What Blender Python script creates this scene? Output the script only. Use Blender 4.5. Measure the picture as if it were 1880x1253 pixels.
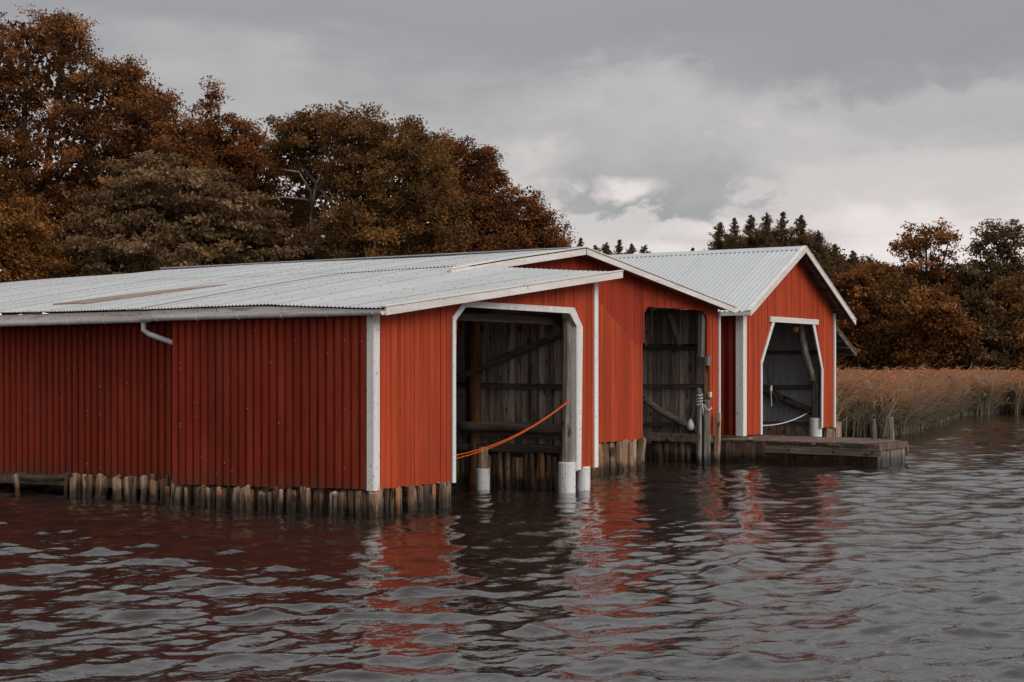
import bpy, math, random
import numpy as np
from mathutils import Vector

for o in list(bpy.data.objects):
    bpy.data.objects.remove(o, do_unlink=True)
scene = bpy.context.scene
COL = scene.collection
random.seed(11)
RNG = np.random.default_rng(11)

# ------------------------------------------------------------------ camera, sky, sun, exposure
CAM = (-18.17, -14.40, 2.15)            # eye 2.15 m above the water
HEAD = math.radians(-56.63)
FW = (-math.sin(HEAD), math.cos(HEAD))
RT = (FW[1], -FW[0])
FPX, HOR, CX = 2899.0, 680.0, 940.0
cd = bpy.data.cameras.new('camera')
cam = bpy.data.objects.new('camera', cd)
COL.objects.link(cam)
cam.location = CAM
cam.rotation_euler = (math.radians(90), 0, HEAD)
cd.sensor_width = 36.0
cd.lens = FPX / 1880 * 36
cd.shift_y = 53.5 / 1880
cd.clip_start = 0.2
cd.clip_end = 6000
scene.camera = cam

def at(px, py, D):
    """a point seen in the direction (px, py) at distance D metres from the camera"""
    a = (px - CX) / FPX
    b = (HOR - py) / FPX
    return np.array((CAM[0] + (FW[0] + RT[0] * a) * D, CAM[1] + (FW[1] + RT[1] * a) * D, CAM[2] + b * D))

SUN_AZ = (-0.10, -1.0)
SUN_EL = math.radians(34)
sd = bpy.data.lights.new('sun', 'SUN')
sd.energy = 1.45
sd.angle = math.radians(36)
sd.color = (1.0, 0.95, 0.9)
sun = bpy.data.objects.new('sun', sd)
COL.objects.link(sun)
_n = math.hypot(*SUN_AZ)
to_sun = Vector((SUN_AZ[0] / _n * math.cos(SUN_EL), SUN_AZ[1] / _n * math.cos(SUN_EL), math.sin(SUN_EL)))
sun.rotation_euler = to_sun.to_track_quat('Z', 'Y').to_euler()
sun.location = (0, -20, 30)

def world():
    w = bpy.data.worlds.new('World')
    scene.world = w
    w.use_nodes = True
    nt = w.node_tree
    nt.nodes.clear()
    N = nt.nodes.new
    L = nt.links.new
    def math_(op, a, b=None, c=None, clamp=False):
        n = N('ShaderNodeMath'); n.operation = op; n.use_clamp = clamp
        for i, v in enumerate((a, b, c)):
            if v is None: continue
            if isinstance(v, (int, float)): n.inputs[i].default_value = v
            else: L(v, n.inputs[i])
        return n.outputs[0]
    out = N('ShaderNodeOutputWorld')
    bg = N('ShaderNodeBackground')
    bg.inputs['Strength'].default_value = 0.1
    L(bg.outputs[0], out.inputs[0])
    sky = N('ShaderNodeTexSky')
    sky.sky_type = 'NISHITA'
    sky.sun_disc = False
    sky.sun_elevation = SUN_EL
    sky.sun_rotation = math.atan2(to_sun.x, to_sun.y)
    sky.dust_density = 3.0
    tc = N('ShaderNodeTexCoord')
    rot = N('ShaderNodeVectorRotate')
    rot.rotation_type = 'Z_AXIS'
    rot.inputs['Angle'].default_value = -HEAD
    L(tc.outputs['Generated'], rot.inputs['Vector'])
    sep = N('ShaderNodeSeparateXYZ')
    L(rot.outputs[0], sep.inputs[0])
    el = sep.outputs['Z']
    # wind-drawn cloud texture
    def noise(scale, detail, sx, sy, sz, off, rough=0.55):
        m = N('ShaderNodeMapping')
        m.inputs['Scale'].default_value = (sx, sy, sz)
        m.inputs['Location'].default_value = off
        L(rot.outputs[0], m.inputs['Vector'])
        n = N('ShaderNodeTexNoise')
        n.inputs['Scale'].default_value = scale
        n.inputs['Detail'].default_value = detail
        n.inputs['Roughness'].default_value = rough
        n.inputs['Distortion'].default_value = 0.3
        L(m.outputs[0], n.inputs['Vector'])
        return n.outputs['Fac']
    n1 = noise(5.0, 7, 1, 1, 3.2, (3.1, 1.7, 0.4))
    n2 = noise(17.0, 8, 1, 1, 1.7, (0.3, 4.2, 2.2), 0.6)
    n3 = noise(30.0, 8, 1, 1, 1.6, (7.3, 1.2, 5.2), 0.6)
    n1c = math_('SUBTRACT', n1, 0.5)
    n2c = math_('SUBTRACT', n2, 0.5)
    n3c = math_('SUBTRACT', n3, 0.5)
    e2 = math_('ADD', el, math_('ADD', math_('MULTIPLY', n1c, 0.16), math_('MULTIPLY', n2c, 0.03)))
    ramp = N('ShaderNodeValToRGB')
    cr = ramp.color_ramp
    cr.interpolation = 'EASE'
    pts = [(0.0, (7.7, 7.0, 6.85)), (0.080, (7.5, 6.8, 6.65)), (0.115, (5.5, 5.2, 5.1)), (0.16, (4.1, 4.02, 4.0)),
           (0.21, (2.95, 2.95, 3.07)), (0.24, (3.0, 3.0, 3.12)), (0.32, (6.2, 6.15, 6.2)), (1.0, (6.9, 6.85, 6.9))]
    cr.elements[0].position = 0; cr.elements[1].position = 1
    for i, (p, c) in enumerate(pts):
        e = cr.elements[0] if i == 0 else cr.elements[-1] if i == len(pts) - 1 else cr.elements.new(p)
        e.position = p
        e.color = (*[v / 10 for v in c], 1)
    L(e2, ramp.inputs[0])
    base = N('ShaderNodeVectorMath'); base.operation = 'SCALE'
    L(ramp.outputs[0], base.inputs[0]); base.inputs['Scale'].default_value = 10
    cur = base.outputs[0]
    # single clouds, each at its own direction: (x, z, half width, half height, colour, softness, strength)
    def cloud(cur, px, py, wpx, hpx, top, bottom, soft, amount, wob=1.0):
        a = (px - CX) / FPX; b = (HOR - py) / FPX
        k = math.sqrt(1 + a * a + b * b)
        x0, z0 = a / k, b / k
        dx = math_('DIVIDE', math_('SUBTRACT', math_('ADD', sep.outputs['X'], math_('MULTIPLY', n2c, 0.05 * wob)), x0), wpx / FPX)
        dz = math_('DIVIDE', math_('SUBTRACT', math_('ADD', el, math_('MULTIPLY', n3c, 0.045 * wob)), z0), hpx / FPX)
        r2 = math_('ADD', math_('MULTIPLY', dx, dx), math_('MULTIPLY', dz, dz))
        r = math_('SQRT', r2)
        edge = math_('DIVIDE', math_('SUBTRACT', math_('ADD', 1.0, math_('MULTIPLY', n3c, 0.9)), r), soft, clamp=True)
        front = math_('GREATER_THAN', sep.outputs['Y'], 0.0)
        m = math_('MULTIPLY', math_('MULTIPLY', math_('SMOOTH_MIN', edge, 1.0, 0.3), amount), front, clamp=True)
        hgt = math_('MULTIPLY_ADD', math_('ADD', dz, math_('MULTIPLY', n2c, 2.2)), 0.5, 0.5, clamp=True)
        c = N('ShaderNodeMix'); c.data_type = 'VECTOR'
        L(hgt, c.inputs['Factor'])
        c.inputs['A'].default_value = bottom; c.inputs['B'].default_value = top
        mx = N('ShaderNodeMix'); mx.data_type = 'VECTOR'
        L(m, mx.inputs['Factor']); L(cur, mx.inputs['A']); L(c.outputs['Result' if False else 1], mx.inputs['B'])
        return mx.outputs[1]
    cur = cloud(cur, 1560, 70, 620, 120, (2.75, 2.78, 2.95), (2.65, 2.7, 2.88), 0.5, 0.75)
    cur = cloud(cur, 1010, 300, 130, 60, (6.4, 5.9, 5.7), (5.8, 5.4, 5.3), 0.8, 0.8)
    cur = cloud(cur, 1165, 215, 255, 105, (5.1, 4.88, 4.75), (3.6, 3.58, 3.58), 0.5, 0.85, 1.7)
    cur = cloud(cur, 1185, 330, 245, 72, (4.2, 4.12, 4.08), (2.85, 2.9, 2.96), 0.38, 0.95, 1.7)
    cur = cloud(cur, 1800, 210, 200, 60, (4.6, 4.45, 4.38), (3.8, 3.77, 3.77), 0.6, 0.8, 1.6)
    cur = cloud(cur, 1150, 345, 80, 28, (8.0, 7.2, 7.0), (7.0, 6.5, 6.3), 0.8, 0.9, 0.8)
    cur = cloud(cur, 1330, 420, 170, 26, (7.9, 7.1, 6.95), (7.9, 7.1, 6.95), 1.0, 0.7, 0.6)
    mixs = N('ShaderNodeMix'); mixs.data_type = 'VECTOR'
    mixs.inputs['Factor'].default_value = 0.95
    L(sky.outputs[0], mixs.inputs['A']); L(cur, mixs.inputs['B'])
    L(mixs.outputs[1], bg.inputs['Color'])
world()
vs = scene.view_settings
vs.view_transform = 'Standard'
vs.look = 'None'
vs.exposure = 0.22
vs.gamma = 1.0
vs.use_curve_mapping = False

# ------------------------------------------------------------------ helpers
def empty(name, loc, label=None, cat=None, group=None):
    o = bpy.data.objects.new(name, None)
    o.empty_display_size = 0.2
    o.location = loc
    COL.objects.link(o)
    if label: o['label'] = label
    if cat: o['category'] = cat
    if group: o['group'] = group
    return o

BASE = {}
def base_of(o):
    b = np.zeros(3)
    while o is not None:
        b = b + np.array(o.location)
        o = o.parent
    return b

def mk(name, verts, faces, mat, parent=None, smooth=False, label=None, cat=None, group=None, kind=None, origin=None):
    """one mesh object; verts in world coordinates"""
    v = np.asarray(verts, dtype=np.float64).reshape(-1, 3)
    if parent is not None:
        off = base_of(parent)
    elif origin is not None:
        off = np.array(origin, dtype=float)
    else:
        off = np.zeros(3)
    me = bpy.data.meshes.new(name)
    if isinstance(faces, np.ndarray):
        nf, k = faces.shape
        me.vertices.add(len(v)); me.loops.add(nf * k); me.polygons.add(nf)
        me.vertices.foreach_set('co', (v - off).astype(np.float32).ravel())
        me.loops.foreach_set('vertex_index', faces.astype(np.int32).ravel())
        me.polygons.foreach_set('loop_start', np.arange(nf, dtype=np.int32) * k)
        me.update(calc_edges=True)
    else:
        me.from_pydata((v - off).tolist(), [], faces)
        me.update()
    if smooth:
        me.polygons.foreach_set('use_smooth', np.ones(len(me.polygons), dtype=bool))
    me.materials.append(mat)
    o = bpy.data.objects.new(name, me)
    COL.objects.link(o)
    if parent is not None: o.parent = parent
    else: o.location = off
    if label: o['label'] = label
    if cat: o['category'] = cat
    if group: o['group'] = group
    if kind: o['kind'] = kind
    return o

class MB:
    def __init__(s): s.v = []; s.f = []
    def add(s, v, f):
        n = len(s.v); s.v += [tuple(map(float, p)) for p in v]; s.f += [tuple(i + n for i in q) for q in f]
        return s
    def hexa(s, b, t):
        """bottom ring of four and top ring of four"""
        return s.add(list(b) + list(t), [(3, 2, 1, 0), (4, 5, 6, 7), (0, 1, 5, 4), (1, 2, 6, 5), (2, 3, 7, 6), (3, 0, 4, 7)])
    def box(s, x0, x1, y0, y1, z0, z1):
        return s.hexa([(x0, y0, z0), (x1, y0, z0), (x1, y1, z0), (x0, y1, z0)], [(x0, y0, z1), (x1, y0, z1), (x1, y1, z1), (x0, y1, z1)])
    def bar(s, p0, p1, w, h, up=(0, 0, 1)):
        p0 = Vector(p0); p1 = Vector(p1); d = (p1 - p0).normalized()
        u = Vector(up); sd_ = d.cross(u)
        if sd_.length < 1e-4: sd_ = d.cross(Vector((1, 0, 0)))
        sd_.normalize(); u = sd_.cross(d).normalized()
        q = lambda p: [p - sd_ * w / 2 - u * h / 2, p + sd_ * w / 2 - u * h / 2, p + sd_ * w / 2 + u * h / 2, p - sd_ * w / 2 + u * h / 2]
        return s.hexa(q(p0), q(p1))
    def tube(s, path, rad, n=8, cap=True, wob=0.0):
        path = [Vector(p) for p in path]
        if not hasattr(rad, '__len__'): rad = [rad] * len(path)
        vs_, fs = [], []
        ref = None
        for i, p in enumerate(path):
            d = (path[min(i + 1, len(path) - 1)] - path[max(i - 1, 0)]).normalized()
            if ref is None:
                ref = d.orthogonal().normalized()
            a = (ref - d * ref.dot(d)).normalized(); ref = a
            b = d.cross(a)
            for k in range(n):
                t = 2 * math.pi * k / n
                r = rad[i] * (1 + wob * (random.random() - .5))
                vs_.append(p + (a * math.cos(t) + b * math.sin(t)) * r)
        m = len(path)
        for i in range(m - 1):
            for k in range(n):
                k2 = (k + 1) % n
                fs.append((i * n + k, i * n + k2, (i + 1) * n + k2, (i + 1) * n + k))
        if cap:
            fs.append(tuple(range(n - 1, -1, -1))); fs.append(tuple(range((m - 1) * n, m * n)))
        return s.add(vs_, fs)
    def obj(s, name, mat, parent=None, **k):
        return mk(name, s.v, s.f, mat, parent, **k)

def jit(a): return random.uniform(-a, a)

# ------------------------------------------------------------------ materials
class Mat:
    def __init__(s, name, rough=0.7, spec=0.3):
        s.m = bpy.data.materials.new(name); s.m.use_nodes = True
        s.nt = s.m.node_tree; s.N = s.nt.nodes.new; s.L = s.nt.links.new
        s.b = s.nt.nodes['Principled BSDF']
        s.b.inputs['Roughness'].default_value = rough
        s.b.inputs['Specular IOR Level'].default_value = spec
        g = s.N('ShaderNodeNewGeometry'); oi = s.N('ShaderNodeObjectInfo')
        s.pos = g.outputs['Position']; s.rnd = oi.outputs['Random']; s.geo = g
        # every object shifts its own grain
        c = s.N('ShaderNodeCombineXYZ')
        s.L(s.math('MULTIPLY', s.rnd, 37.0), c.inputs[0]); s.L(s.math('MULTIPLY', s.rnd, 91.0), c.inputs[1]); s.L(s.math('MULTIPLY', s.rnd, 13.0), c.inputs[2])
        a = s.N('ShaderNodeVectorMath'); a.operation = 'ADD'
        s.L(s.pos, a.inputs[0]); s.L(c.outputs[0], a.inputs[1])
        s.own = a.outputs[0]
    def math(s, op, a, b=None, c=None, clamp=False):
        n = s.N('ShaderNodeMath'); n.operation = op; n.use_clamp = clamp
        for i, v in enumerate((a, b, c)):
            if v is None: continue
            if isinstance(v, (int, float)): n.inputs[i].default_value = v
            else: s.L(v, n.inputs[i])
        return n.outputs[0]
    def noise(s, sc=(1, 1, 1), scale=1.0, detail=4, rough=0.55, vec=None, dist=0.0):
        m = s.N('ShaderNodeMapping'); m.inputs['Scale'].default_value = sc
        s.L(vec or s.own, m.inputs['Vector'])
        n = s.N('ShaderNodeTexNoise'); n.inputs['Scale'].default_value = scale; n.inputs['Detail'].default_value = detail
        n.inputs['Roughness'].default_value = rough; n.inputs['Distortion'].default_value = dist
        s.L(m.outputs[0], n.inputs['Vector'])
        return n.outputs['Fac']
    def ramp(s, fac, pts, interp='LINEAR'):
        r = s.N('ShaderNodeValToRGB'); cr = r.color_ramp; cr.interpolation = interp
        for i, (p, c) in enumerate(pts):
            e = cr.elements[i] if i < 2 else cr.elements.new(p)
            e.position = p
        for i, (p, c) in enumerate(sorted(pts, key=lambda q: q[0])):
            c = c if hasattr(c, '__len__') else (c, c, c)
            cr.elements[i].position = p; cr.elements[i].color = (*c, 1)
        s.L(fac, r.inputs[0])
        return r.outputs[0]
    def mix(s, fac, a, b, mode='MIX'):
        n = s.N('ShaderNodeMix'); n.data_type = 'RGBA'; n.blend_type = mode
        for sock, v in ((n.inputs[0], fac), (n.inputs[6], a), (n.inputs[7], b)):
            if isinstance(v, (int, float)): sock.default_value = v
            elif hasattr(v, '__len__'): sock.default_value = (*v, 1)
            else: s.L(v, sock)
        return n.outputs[2]
    def hsv(s, col, v=None, h=None, sat=None):
        n = s.N('ShaderNodeHueSaturation'); s.L(col, n.inputs['Color'])
        if v is not None: s.L(v, n.inputs['Value'])
        if h is not None: s.L(h, n.inputs['Hue'])
        if sat is not None: s.L(sat, n.inputs['Saturation'])
        return n.outputs[0]
    def rng(s, fac, a, b):
        return s.math('MULTIPLY_ADD', fac, b - a, a)
    def color(s, c): s.L(c, s.b.inputs['Base Color'])
    def bump(s, h, strength=0.3, dist=0.01):
        n = s.N('ShaderNodeBump'); n.inputs['Strength'].default_value = strength; n.inputs['Distance'].default_value = dist
        s.L(h, n.inputs['Height']); s.L(n.outputs[0], s.b.inputs['Normal'])

GRAIN = {'z': (1, 1, .06), 'x': (.06, 1, 1), 'y': (1, .06, 1), 'n': (1, 1, 1)}

def painted_wood(name, col, dark, grey, worn=0.62, axis='z', chip=0.0, var=.16):
    m = Mat(name, 0.75, 0.2)
    g = m.noise(GRAIN[axis], 55, 5, .6)
    big = m.noise((1, 1, .5), 1.1, 4, .6, vec=m.pos)
    st = m.noise(GRAIN[axis], 9, 4, .55)
    c = m.mix(m.ramp(st, [(.35, 0), (.7, 1)]), col, dark)
    c = m.mix(m.math('MULTIPLY', m.ramp(g, [(.45, 0), (.75, 1)]), .35), c, dark)
    c = m.mix(m.math('MULTIPLY', m.ramp(big, [(.48, 0), (.72, 1)]), .3), c, dark)
    kn = m.noise((1, 1, .45), 9, 3, .5)
    c = m.mix(m.ramp(kn, [(.69, 0), (.74, .7)]), c, [v * .5 for v in dark])
    wear = m.noise(GRAIN[axis], 16, 6, .7)
    c = m.mix(m.ramp(wear, [(worn, 0), (worn + .1, 1)]), c, grey)
    if chip > 0:
        ch = m.noise((1, 1, .5), 38, 5, .65)
        c = m.mix(m.ramp(ch, [(.66 - chip, 0), (.69 - chip, 1)]), c, (.16, .14, .125))
    c = m.hsv(c, v=m.rng(m.rnd, 1 - var, 1 + var))
    m.color(c)
    m.bump(m.math('ADD', g, m.math('MULTIPLY', st, .8)), .45, .008)
    return m.m

def bare_wood(name, light, mid, dark, axis='z', wet=False, var=.3, knots=True, orange=None):
    m = Mat(name, 0.85, 0.15)
    g = m.noise(GRAIN[axis], 48, 6, .65)
    st = m.noise(GRAIN[axis], 11, 4, .6)
    c = m.ramp(st, [(.3, dark), (.5, mid), (.72, light)])
    c = m.mix(m.math('MULTIPLY', m.ramp(g, [(.42, 1), (.6, 0)]), .6), c, dark)
    if orange:
        og = m.noise((1, 1, .3), 5, 3, .6)
        c = m.mix(m.math('MULTIPLY', m.ramp(og, [(.5, 0), (.64, 1)]), .8), c, orange)
    if knots:
        kn = m.noise((1, 1, .5) if axis == 'z' else (.5, .5, 1), 8, 2, .4)
        c = m.mix(m.ramp(kn, [(.66, 0), (.72, .85)]), c, [v * .35 for v in dark])
    c = m.hsv(c, v=m.rng(m.rnd, 1 - var, 1 + var))
    if wet:
        sx = m.N('ShaderNodeSeparateXYZ'); m.L(m.pos, sx.inputs[0])
        line = m.math('ADD', sx.outputs[2], m.math('MULTIPLY', m.math('SUBTRACT', m.noise((1, 1, .4), 9, 3), .5), .35))
        wetm = m.ramp(m.math('MULTIPLY_ADD', line, 2.0, .3), [(.50, 1), (.84, 0)])
        c = m.mix(m.math('MULTIPLY', wetm, .8), c, (.012, .010, .008))
        m.L(m.ramp(wetm, [(0, .85), (1, .3)]), m.b.inputs['Roughness'])
    m.color(c)
    m.bump(m.math('ADD', g, st), .6, .008)
    return m.m

def metal_paint(name, col, dark, rough=.45, spots=(.5, .42, .38), spec=.4, var=.12):
    m = Mat(name, rough, spec)
    a = m.noise((1, 1, .12), 6, 5, .6, vec=m.pos)
    b = m.noise((1, 1, 1), 1.0, 4, .6, vec=m.pos)
    c = m.mix(m.ramp(a, [(.35, 0), (.7, 1)]), col, dark)
    c = m.mix(m.math('MULTIPLY', m.ramp(b, [(.45, 0), (.7, 1)]), .4), c, dark)
    sx = m.N('ShaderNodeSeparateXYZ'); m.L(m.pos, sx.inputs[0])
    drip = m.noise((1, 1, .04), 14, 4, .6, vec=m.pos)
    c = m.mix(m.math('MULTIPLY', m.ramp(drip, [(.55, 0), (.75, 1)]), .45), c, [v * .5 for v in dark])
    fade = m.noise((1, 1, .3), 2.2, 4, .6)
    c = m.mix(m.math('MULTIPLY', m.ramp(fade, [(.5, 0), (.75, 1)]), .35), c, [min(1, v * 1.25 + .03) for v in col])
    gr = m.math('ADD', sx.outputs[2], m.math('MULTIPLY', m.math('SUBTRACT', m.noise((1, 1, .5), 5, 4, .65, vec=m.pos), .5), .5))
    c = m.mix(m.ramp(gr, [(.30, .55), (.62, 0)]), c, (.07, .045, .025))
    c = m.hsv(c, v=m.rng(m.rnd, 1 - var, 1 + var))
    m.color(c)
    m.L(m.rng(b, rough - .1, rough + .2), m.b.inputs['Roughness'])
    return m.m

def roof_metal(name, col, dirt, rough=.5, metallic=.0, streak='x', amt=.5):
    m = Mat(name, rough, .5)
    m.b.inputs['Metallic'].default_value = metallic
    a = m.noise(GRAIN[streak], 7, 5, .6, vec=m.pos)
    b = m.noise((1, 1, 1), .7, 5, .6, vec=m.pos)
    sp = m.noise((1, 1, 1), 26, 3, .6, vec=m.pos)
    c = m.mix(m.math('MULTIPLY', m.ramp(a, [(.4, 0), (.75, 1)]), amt), col, dirt)
    c = m.mix(m.math('MULTIPLY', m.ramp(b, [(.45, 0), (.75, 1)]), amt), c, dirt)
    c = m.mix(m.ramp(sp, [(.66, 0), (.7, .55)]), c, [v * .45 for v in dirt])
    c = m.hsv(c, v=m.rng(m.rnd, .94, 1.05))
    m.color(c)
    return m.m

def plain(name, col, rough=.6, var=.1, spec=.3, sc=20):
    m = Mat(name, rough, spec)
    n = m.noise((1, 1, 1), sc, 4, .6)
    c = m.mix(m.ramp(n, [(.35, 0), (.7, 1)]), col, [v * .65 for v in col])
    m.color(m.hsv(c, v=m.rng(m.rnd, 1 - var, 1 + var)))
    return m.m

def leaf_mat(name, cols, trans=.3):
    """leaf colours from a number carried by each leaf"""
    m = Mat(name)
    at_ = m.N('ShaderNodeAttribute'); at_.attribute_name = 'tint'
    c = m.ramp(at_.outputs['Fac'], [(i / (len(cols) - 1), q) for i, q in enumerate(cols)])
    d = m.N('ShaderNodeBsdfDiffuse'); t = m.N('ShaderNodeBsdfTranslucent'); mx = m.N('ShaderNodeMixShader')
    m.L(c, d.inputs[0]); m.L(c, t.inputs[0]); mx.inputs[0].default_value = trans
    m.L(d.outputs[0], mx.inputs[1]); m.L(t.outputs[0], mx.inputs[2])
    m.L(mx.outputs[0], m.nt.nodes['Material Output'].inputs[0])
    return m.m

RED = painted_wood('red_painted_planks', (.45, .064, .0185), (.315, .038, .0125), (.25, .12, .08), .66)
RED_DARK = painted_wood('darker_red_planks', (.34, .038, .013), (.235, .024, .010), (.2, .12, .09), .70)  # darker red for the upper planks of the middle front wall
RED_METAL = metal_paint('red_profiled_sheet', (.245, .028, .0098), (.165, .0175, .0073), rough=.75, spec=.2)
WHITE = painted_wood('white_painted_board', (.78, .76, .74), (.64, .62, .60), (.36, .32, .29), .64, chip=.045, var=.05)
WHITE_X = painted_wood('white_painted_bargeboard', (.74, .70, .67), (.60, .55, .51), (.40, .31, .26), .60, axis='x', chip=.03, var=.05)
FASCIA = painted_wood('grimy_white_fascia', (.78, .75, .72), (.56, .50, .46), (.26, .18, .14), .56, axis='y', chip=.05, var=.05)
WOOD = bare_wood('lightened_weathered_boards', (.78, .68, .59), (.58, .48, .40), (.15, .11, .085), var=.45)  # weathered boards, colour lightened past natural to lift the dim interiors
WOOD_X = bare_wood('grey_weathered_beam', (.42, .36, .31), (.27, .22, .185), (.09, .07, .055), axis='x')
WOOD_Y = bare_wood('dark_weathered_beam', (.30, .24, .20), (.17, .135, .11), (.06, .045, .037), axis='y')
LOG = bare_wood('weathered_log_pile', (.58, .45, .36), (.32, .215, .145), (.065, .041, .028), wet=True, var=.6, orange=(.30, .125, .042))
LOG_PALE = bare_wood('lightened_log_pile', (.58, .46, .37), (.36, .26, .19), (.08, .056, .044), wet=True, var=.45, orange=(.34, .17, .07))  # second log tone, lightened so piles inside the dim sheds still show
POST = bare_wood('grey_post', (.36, .33, .30), (.24, .21, .185), (.075, .062, .052), wet=True)
DOCKWOOD = bare_wood('dock_planks', (.26, .20, .16), (.14, .10, .076), (.045, .032, .024), wet=True, orange=(.20, .11, .06))
DECK = bare_wood('deck_boards', (.25, .17, .14), (.17, .115, .09), (.07, .05, .04), axis='x')
ROOF = roof_metal('pale_corrugated_sheet', (.44, .45, .455), (.32, .325, .325), .65)
ROOF_C = roof_metal('galvanised_profiled_sheet', (.50, .525, .535), (.40, .42, .43), .42, .15, amt=.4)
RUST = plain('rusty_sheet', (.30, .205, .165), .8, sc=6)
GUTTER = plain('grey_gutter', (.62, .63, .65), .4, spec=.5, sc=4)
GREY_METAL = metal_paint('bare_grey_profiled_sheet', (.62, .63, .64), (.48, .49, .495), spots=(.2, .2, .2))
SCREW = plain('dark_screw_heads', (.2, .19, .185), .6)
SCREW_W = plain('pale_screw_heads', (.5, .42, .38), .5)
CONC = painted_wood('white_pile_sleeve', (.76, .76, .75), (.62, .62, .60), (.36, .34, .31), .62, chip=.06, var=.03)
ROPE_O = plain('orange_rope', (.62, .10, .015), .8, sc=60)
ROPE_W = plain('white_rope', (.6, .58, .55), .8, sc=60)
ROPE_G = plain('grey_rope', (.22, .2, .18), .85, sc=60)
FLOAT_W = plain('white_float', (.75, .75, .74), .4, sc=8)
FLOAT_O = plain('orange_float', (.42, .19, .08), .5, sc=8)
IRON = plain('dark_iron', (.05, .05, .05), .6)
BARK = bare_wood('bark', (.16, .12, .095), (.085, .062, .05), (.03, .022, .018), var=.1, knots=False)
PALEBARK = bare_wood('pale_bark', (.36, .29, .25), (.24, .19, .16), (.09, .07, .06), var=.1, knots=False)

# ------------------------------------------------------------------ ground and water
SHORE = np.array([(-3000, 26), (-60, 25), (-5, 24), (14, 23.5), (16.2, 13), (25, 12), (30, 10.5), (36, 10.5), (57, 15), (62, 13), (75, 2), (110, -35), (200, -120), (3000, -3000)])
def land_z(x, y):
    s = y - np.interp(x, SHORE[:, 0], SHORE[:, 1])
    z = np.clip(s * .12, -1.6, .55)
    return z + np.where(s > 3, .12 * np.sin(x * .7) * np.sin(y * .9), 0) + np.clip(s - 30, 0, 400) * .004

def build_ground():
    a = np.concatenate([np.array([-3000, -1200, -500, -250, -150, -100]), np.arange(-70, 140, 1.5), np.array([150, 180, 250, 400, 700, 1400, 3000])])
    b = np.concatenate([np.array([-3000, -1200, -500, -250, -150, -100]), np.arange(-60, 90, 1.5), np.array([100, 130, 180, 260, 400, 700, 1400, 3000])])
    X, Y = np.meshgrid(a, b)
    Z = land_z(X, Y)
    nx, ny = len(a), len(b)
    i = np.arange(nx * ny).reshape(ny, nx)
    f = np.stack([i[:-1, :-1], i[:-1, 1:], i[1:, 1:], i[1:, :-1]], -1).reshape(-1, 4)
    m = Mat('forest_floor', .95, .1)
    n = m.noise((1, 1, 1), .9, 6, .65)
    m.color(m.ramp(n, [(.3, (.03, .022, .014)), (.55, (.07, .05, .028)), (.75, (.11, .07, .035))]))
    mk('ground', np.stack([X, Y, Z], -1), f, m.m, smooth=True, kind='structure', label='brown leaf-strewn shore under the trees')
build_ground()

def build_water():
    rr = [1.0]
    while rr[-1] < 900:
        r = rr[-1]
        rr.append(r * (1.0025 if 9.5 < r < 40 else 1.005 if 9.5 < r < 80 else 1.012 if r < 130 else 1.15))
    R = np.array(rr)
    th = np.concatenate([np.linspace(-math.pi, -.38, 40)[:-1], np.linspace(-.38, .38, 400), np.linspace(.38, math.pi, 40)[1:]])
    TH, RR = np.meshgrid(th, R)
    a = HEAD + math.pi / 2 - TH
    X = CAM[0] + RR * np.cos(a); Y = CAM[1] + RR * np.sin(a)
    rng = np.random.default_rng(5)
    Z = np.zeros_like(X); DX = np.zeros_like(X); DY = np.zeros_like(X)
    wind = math.atan2(RT[1] * .55 - FW[1] * .83, RT[0] * .55 - FW[0] * .83)
    step = np.maximum(RR * .0023, RR * .0019)
    # gusts: calmer and livelier patches
    gust = 1 + .28 * np.sin(X * .31 + Y * .17 + 1) * np.sin(Y * .27 - X * .12) + .18 * np.sin(X * .9 - Y * .5)
    calm = 1 - .25 * np.clip((RR - 15) / 18, 0, 1)
    for k in range(150):
        lam = 1.9 * (0.11 / 1.9) ** (k / 149)
        lam *= rng.uniform(.88, 1.12)
        ang = wind + rng.normal(0, .7)
        kk = 2 * math.pi / lam
        slope = .0128 * (1.0 if lam > .16 else lam / .16) * (.95 if lam < .3 else 1.1 if lam < .42 else 1.45 if lam < 1.05 else .75)
        amp = slope / kk
        ph = kk * (X * math.cos(ang) + Y * math.sin(ang)) + rng.uniform(0, 6.28)
        fade = np.clip((lam / step - 2.5) / 3, 0, 1)
        A = amp * fade * gust * calm
        Z += A * np.sin(ph)
        DX += A * 1.3 * math.cos(ang) * np.cos(ph); DY += A * 1.3 * math.sin(ang) * np.cos(ph)
    wide = np.clip((.40 - np.abs(TH)) / .03, 0, 1) * np.clip(RR - 3, 0, 1)
    X = X + DX * wide; Y = Y + DY * wide; Z = Z * wide
    n, m_ = len(R), len(th)
    i = np.arange(n * m_).reshape(n, m_)
    f = np.stack([i[:-1, :-1], i[1:, :-1], i[1:, 1:], i[:-1, 1:]], -1).reshape(-1, 4)
    m = Mat('lake_water', .02, .5)
    m.b.inputs['IOR'].default_value = 1.355
    m.b.inputs['Base Color'].default_value = (.016, .0115, .009, 1)
    h1 = m.noise((1, 1, 1), 11.0, 3, .55, vec=m.pos)
    h2 = m.noise((1, 1, 1), 4.6, 3, .5, vec=m.pos)
    m.bump(m.math('ADD', m.math('MULTIPLY', h1, .5), h2), .21, .05)
    mk('water', np.stack([X, Y, Z], -1), f, m.m, smooth=True, kind='structure', label='rippled dark lake water')
build_water()

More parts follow.
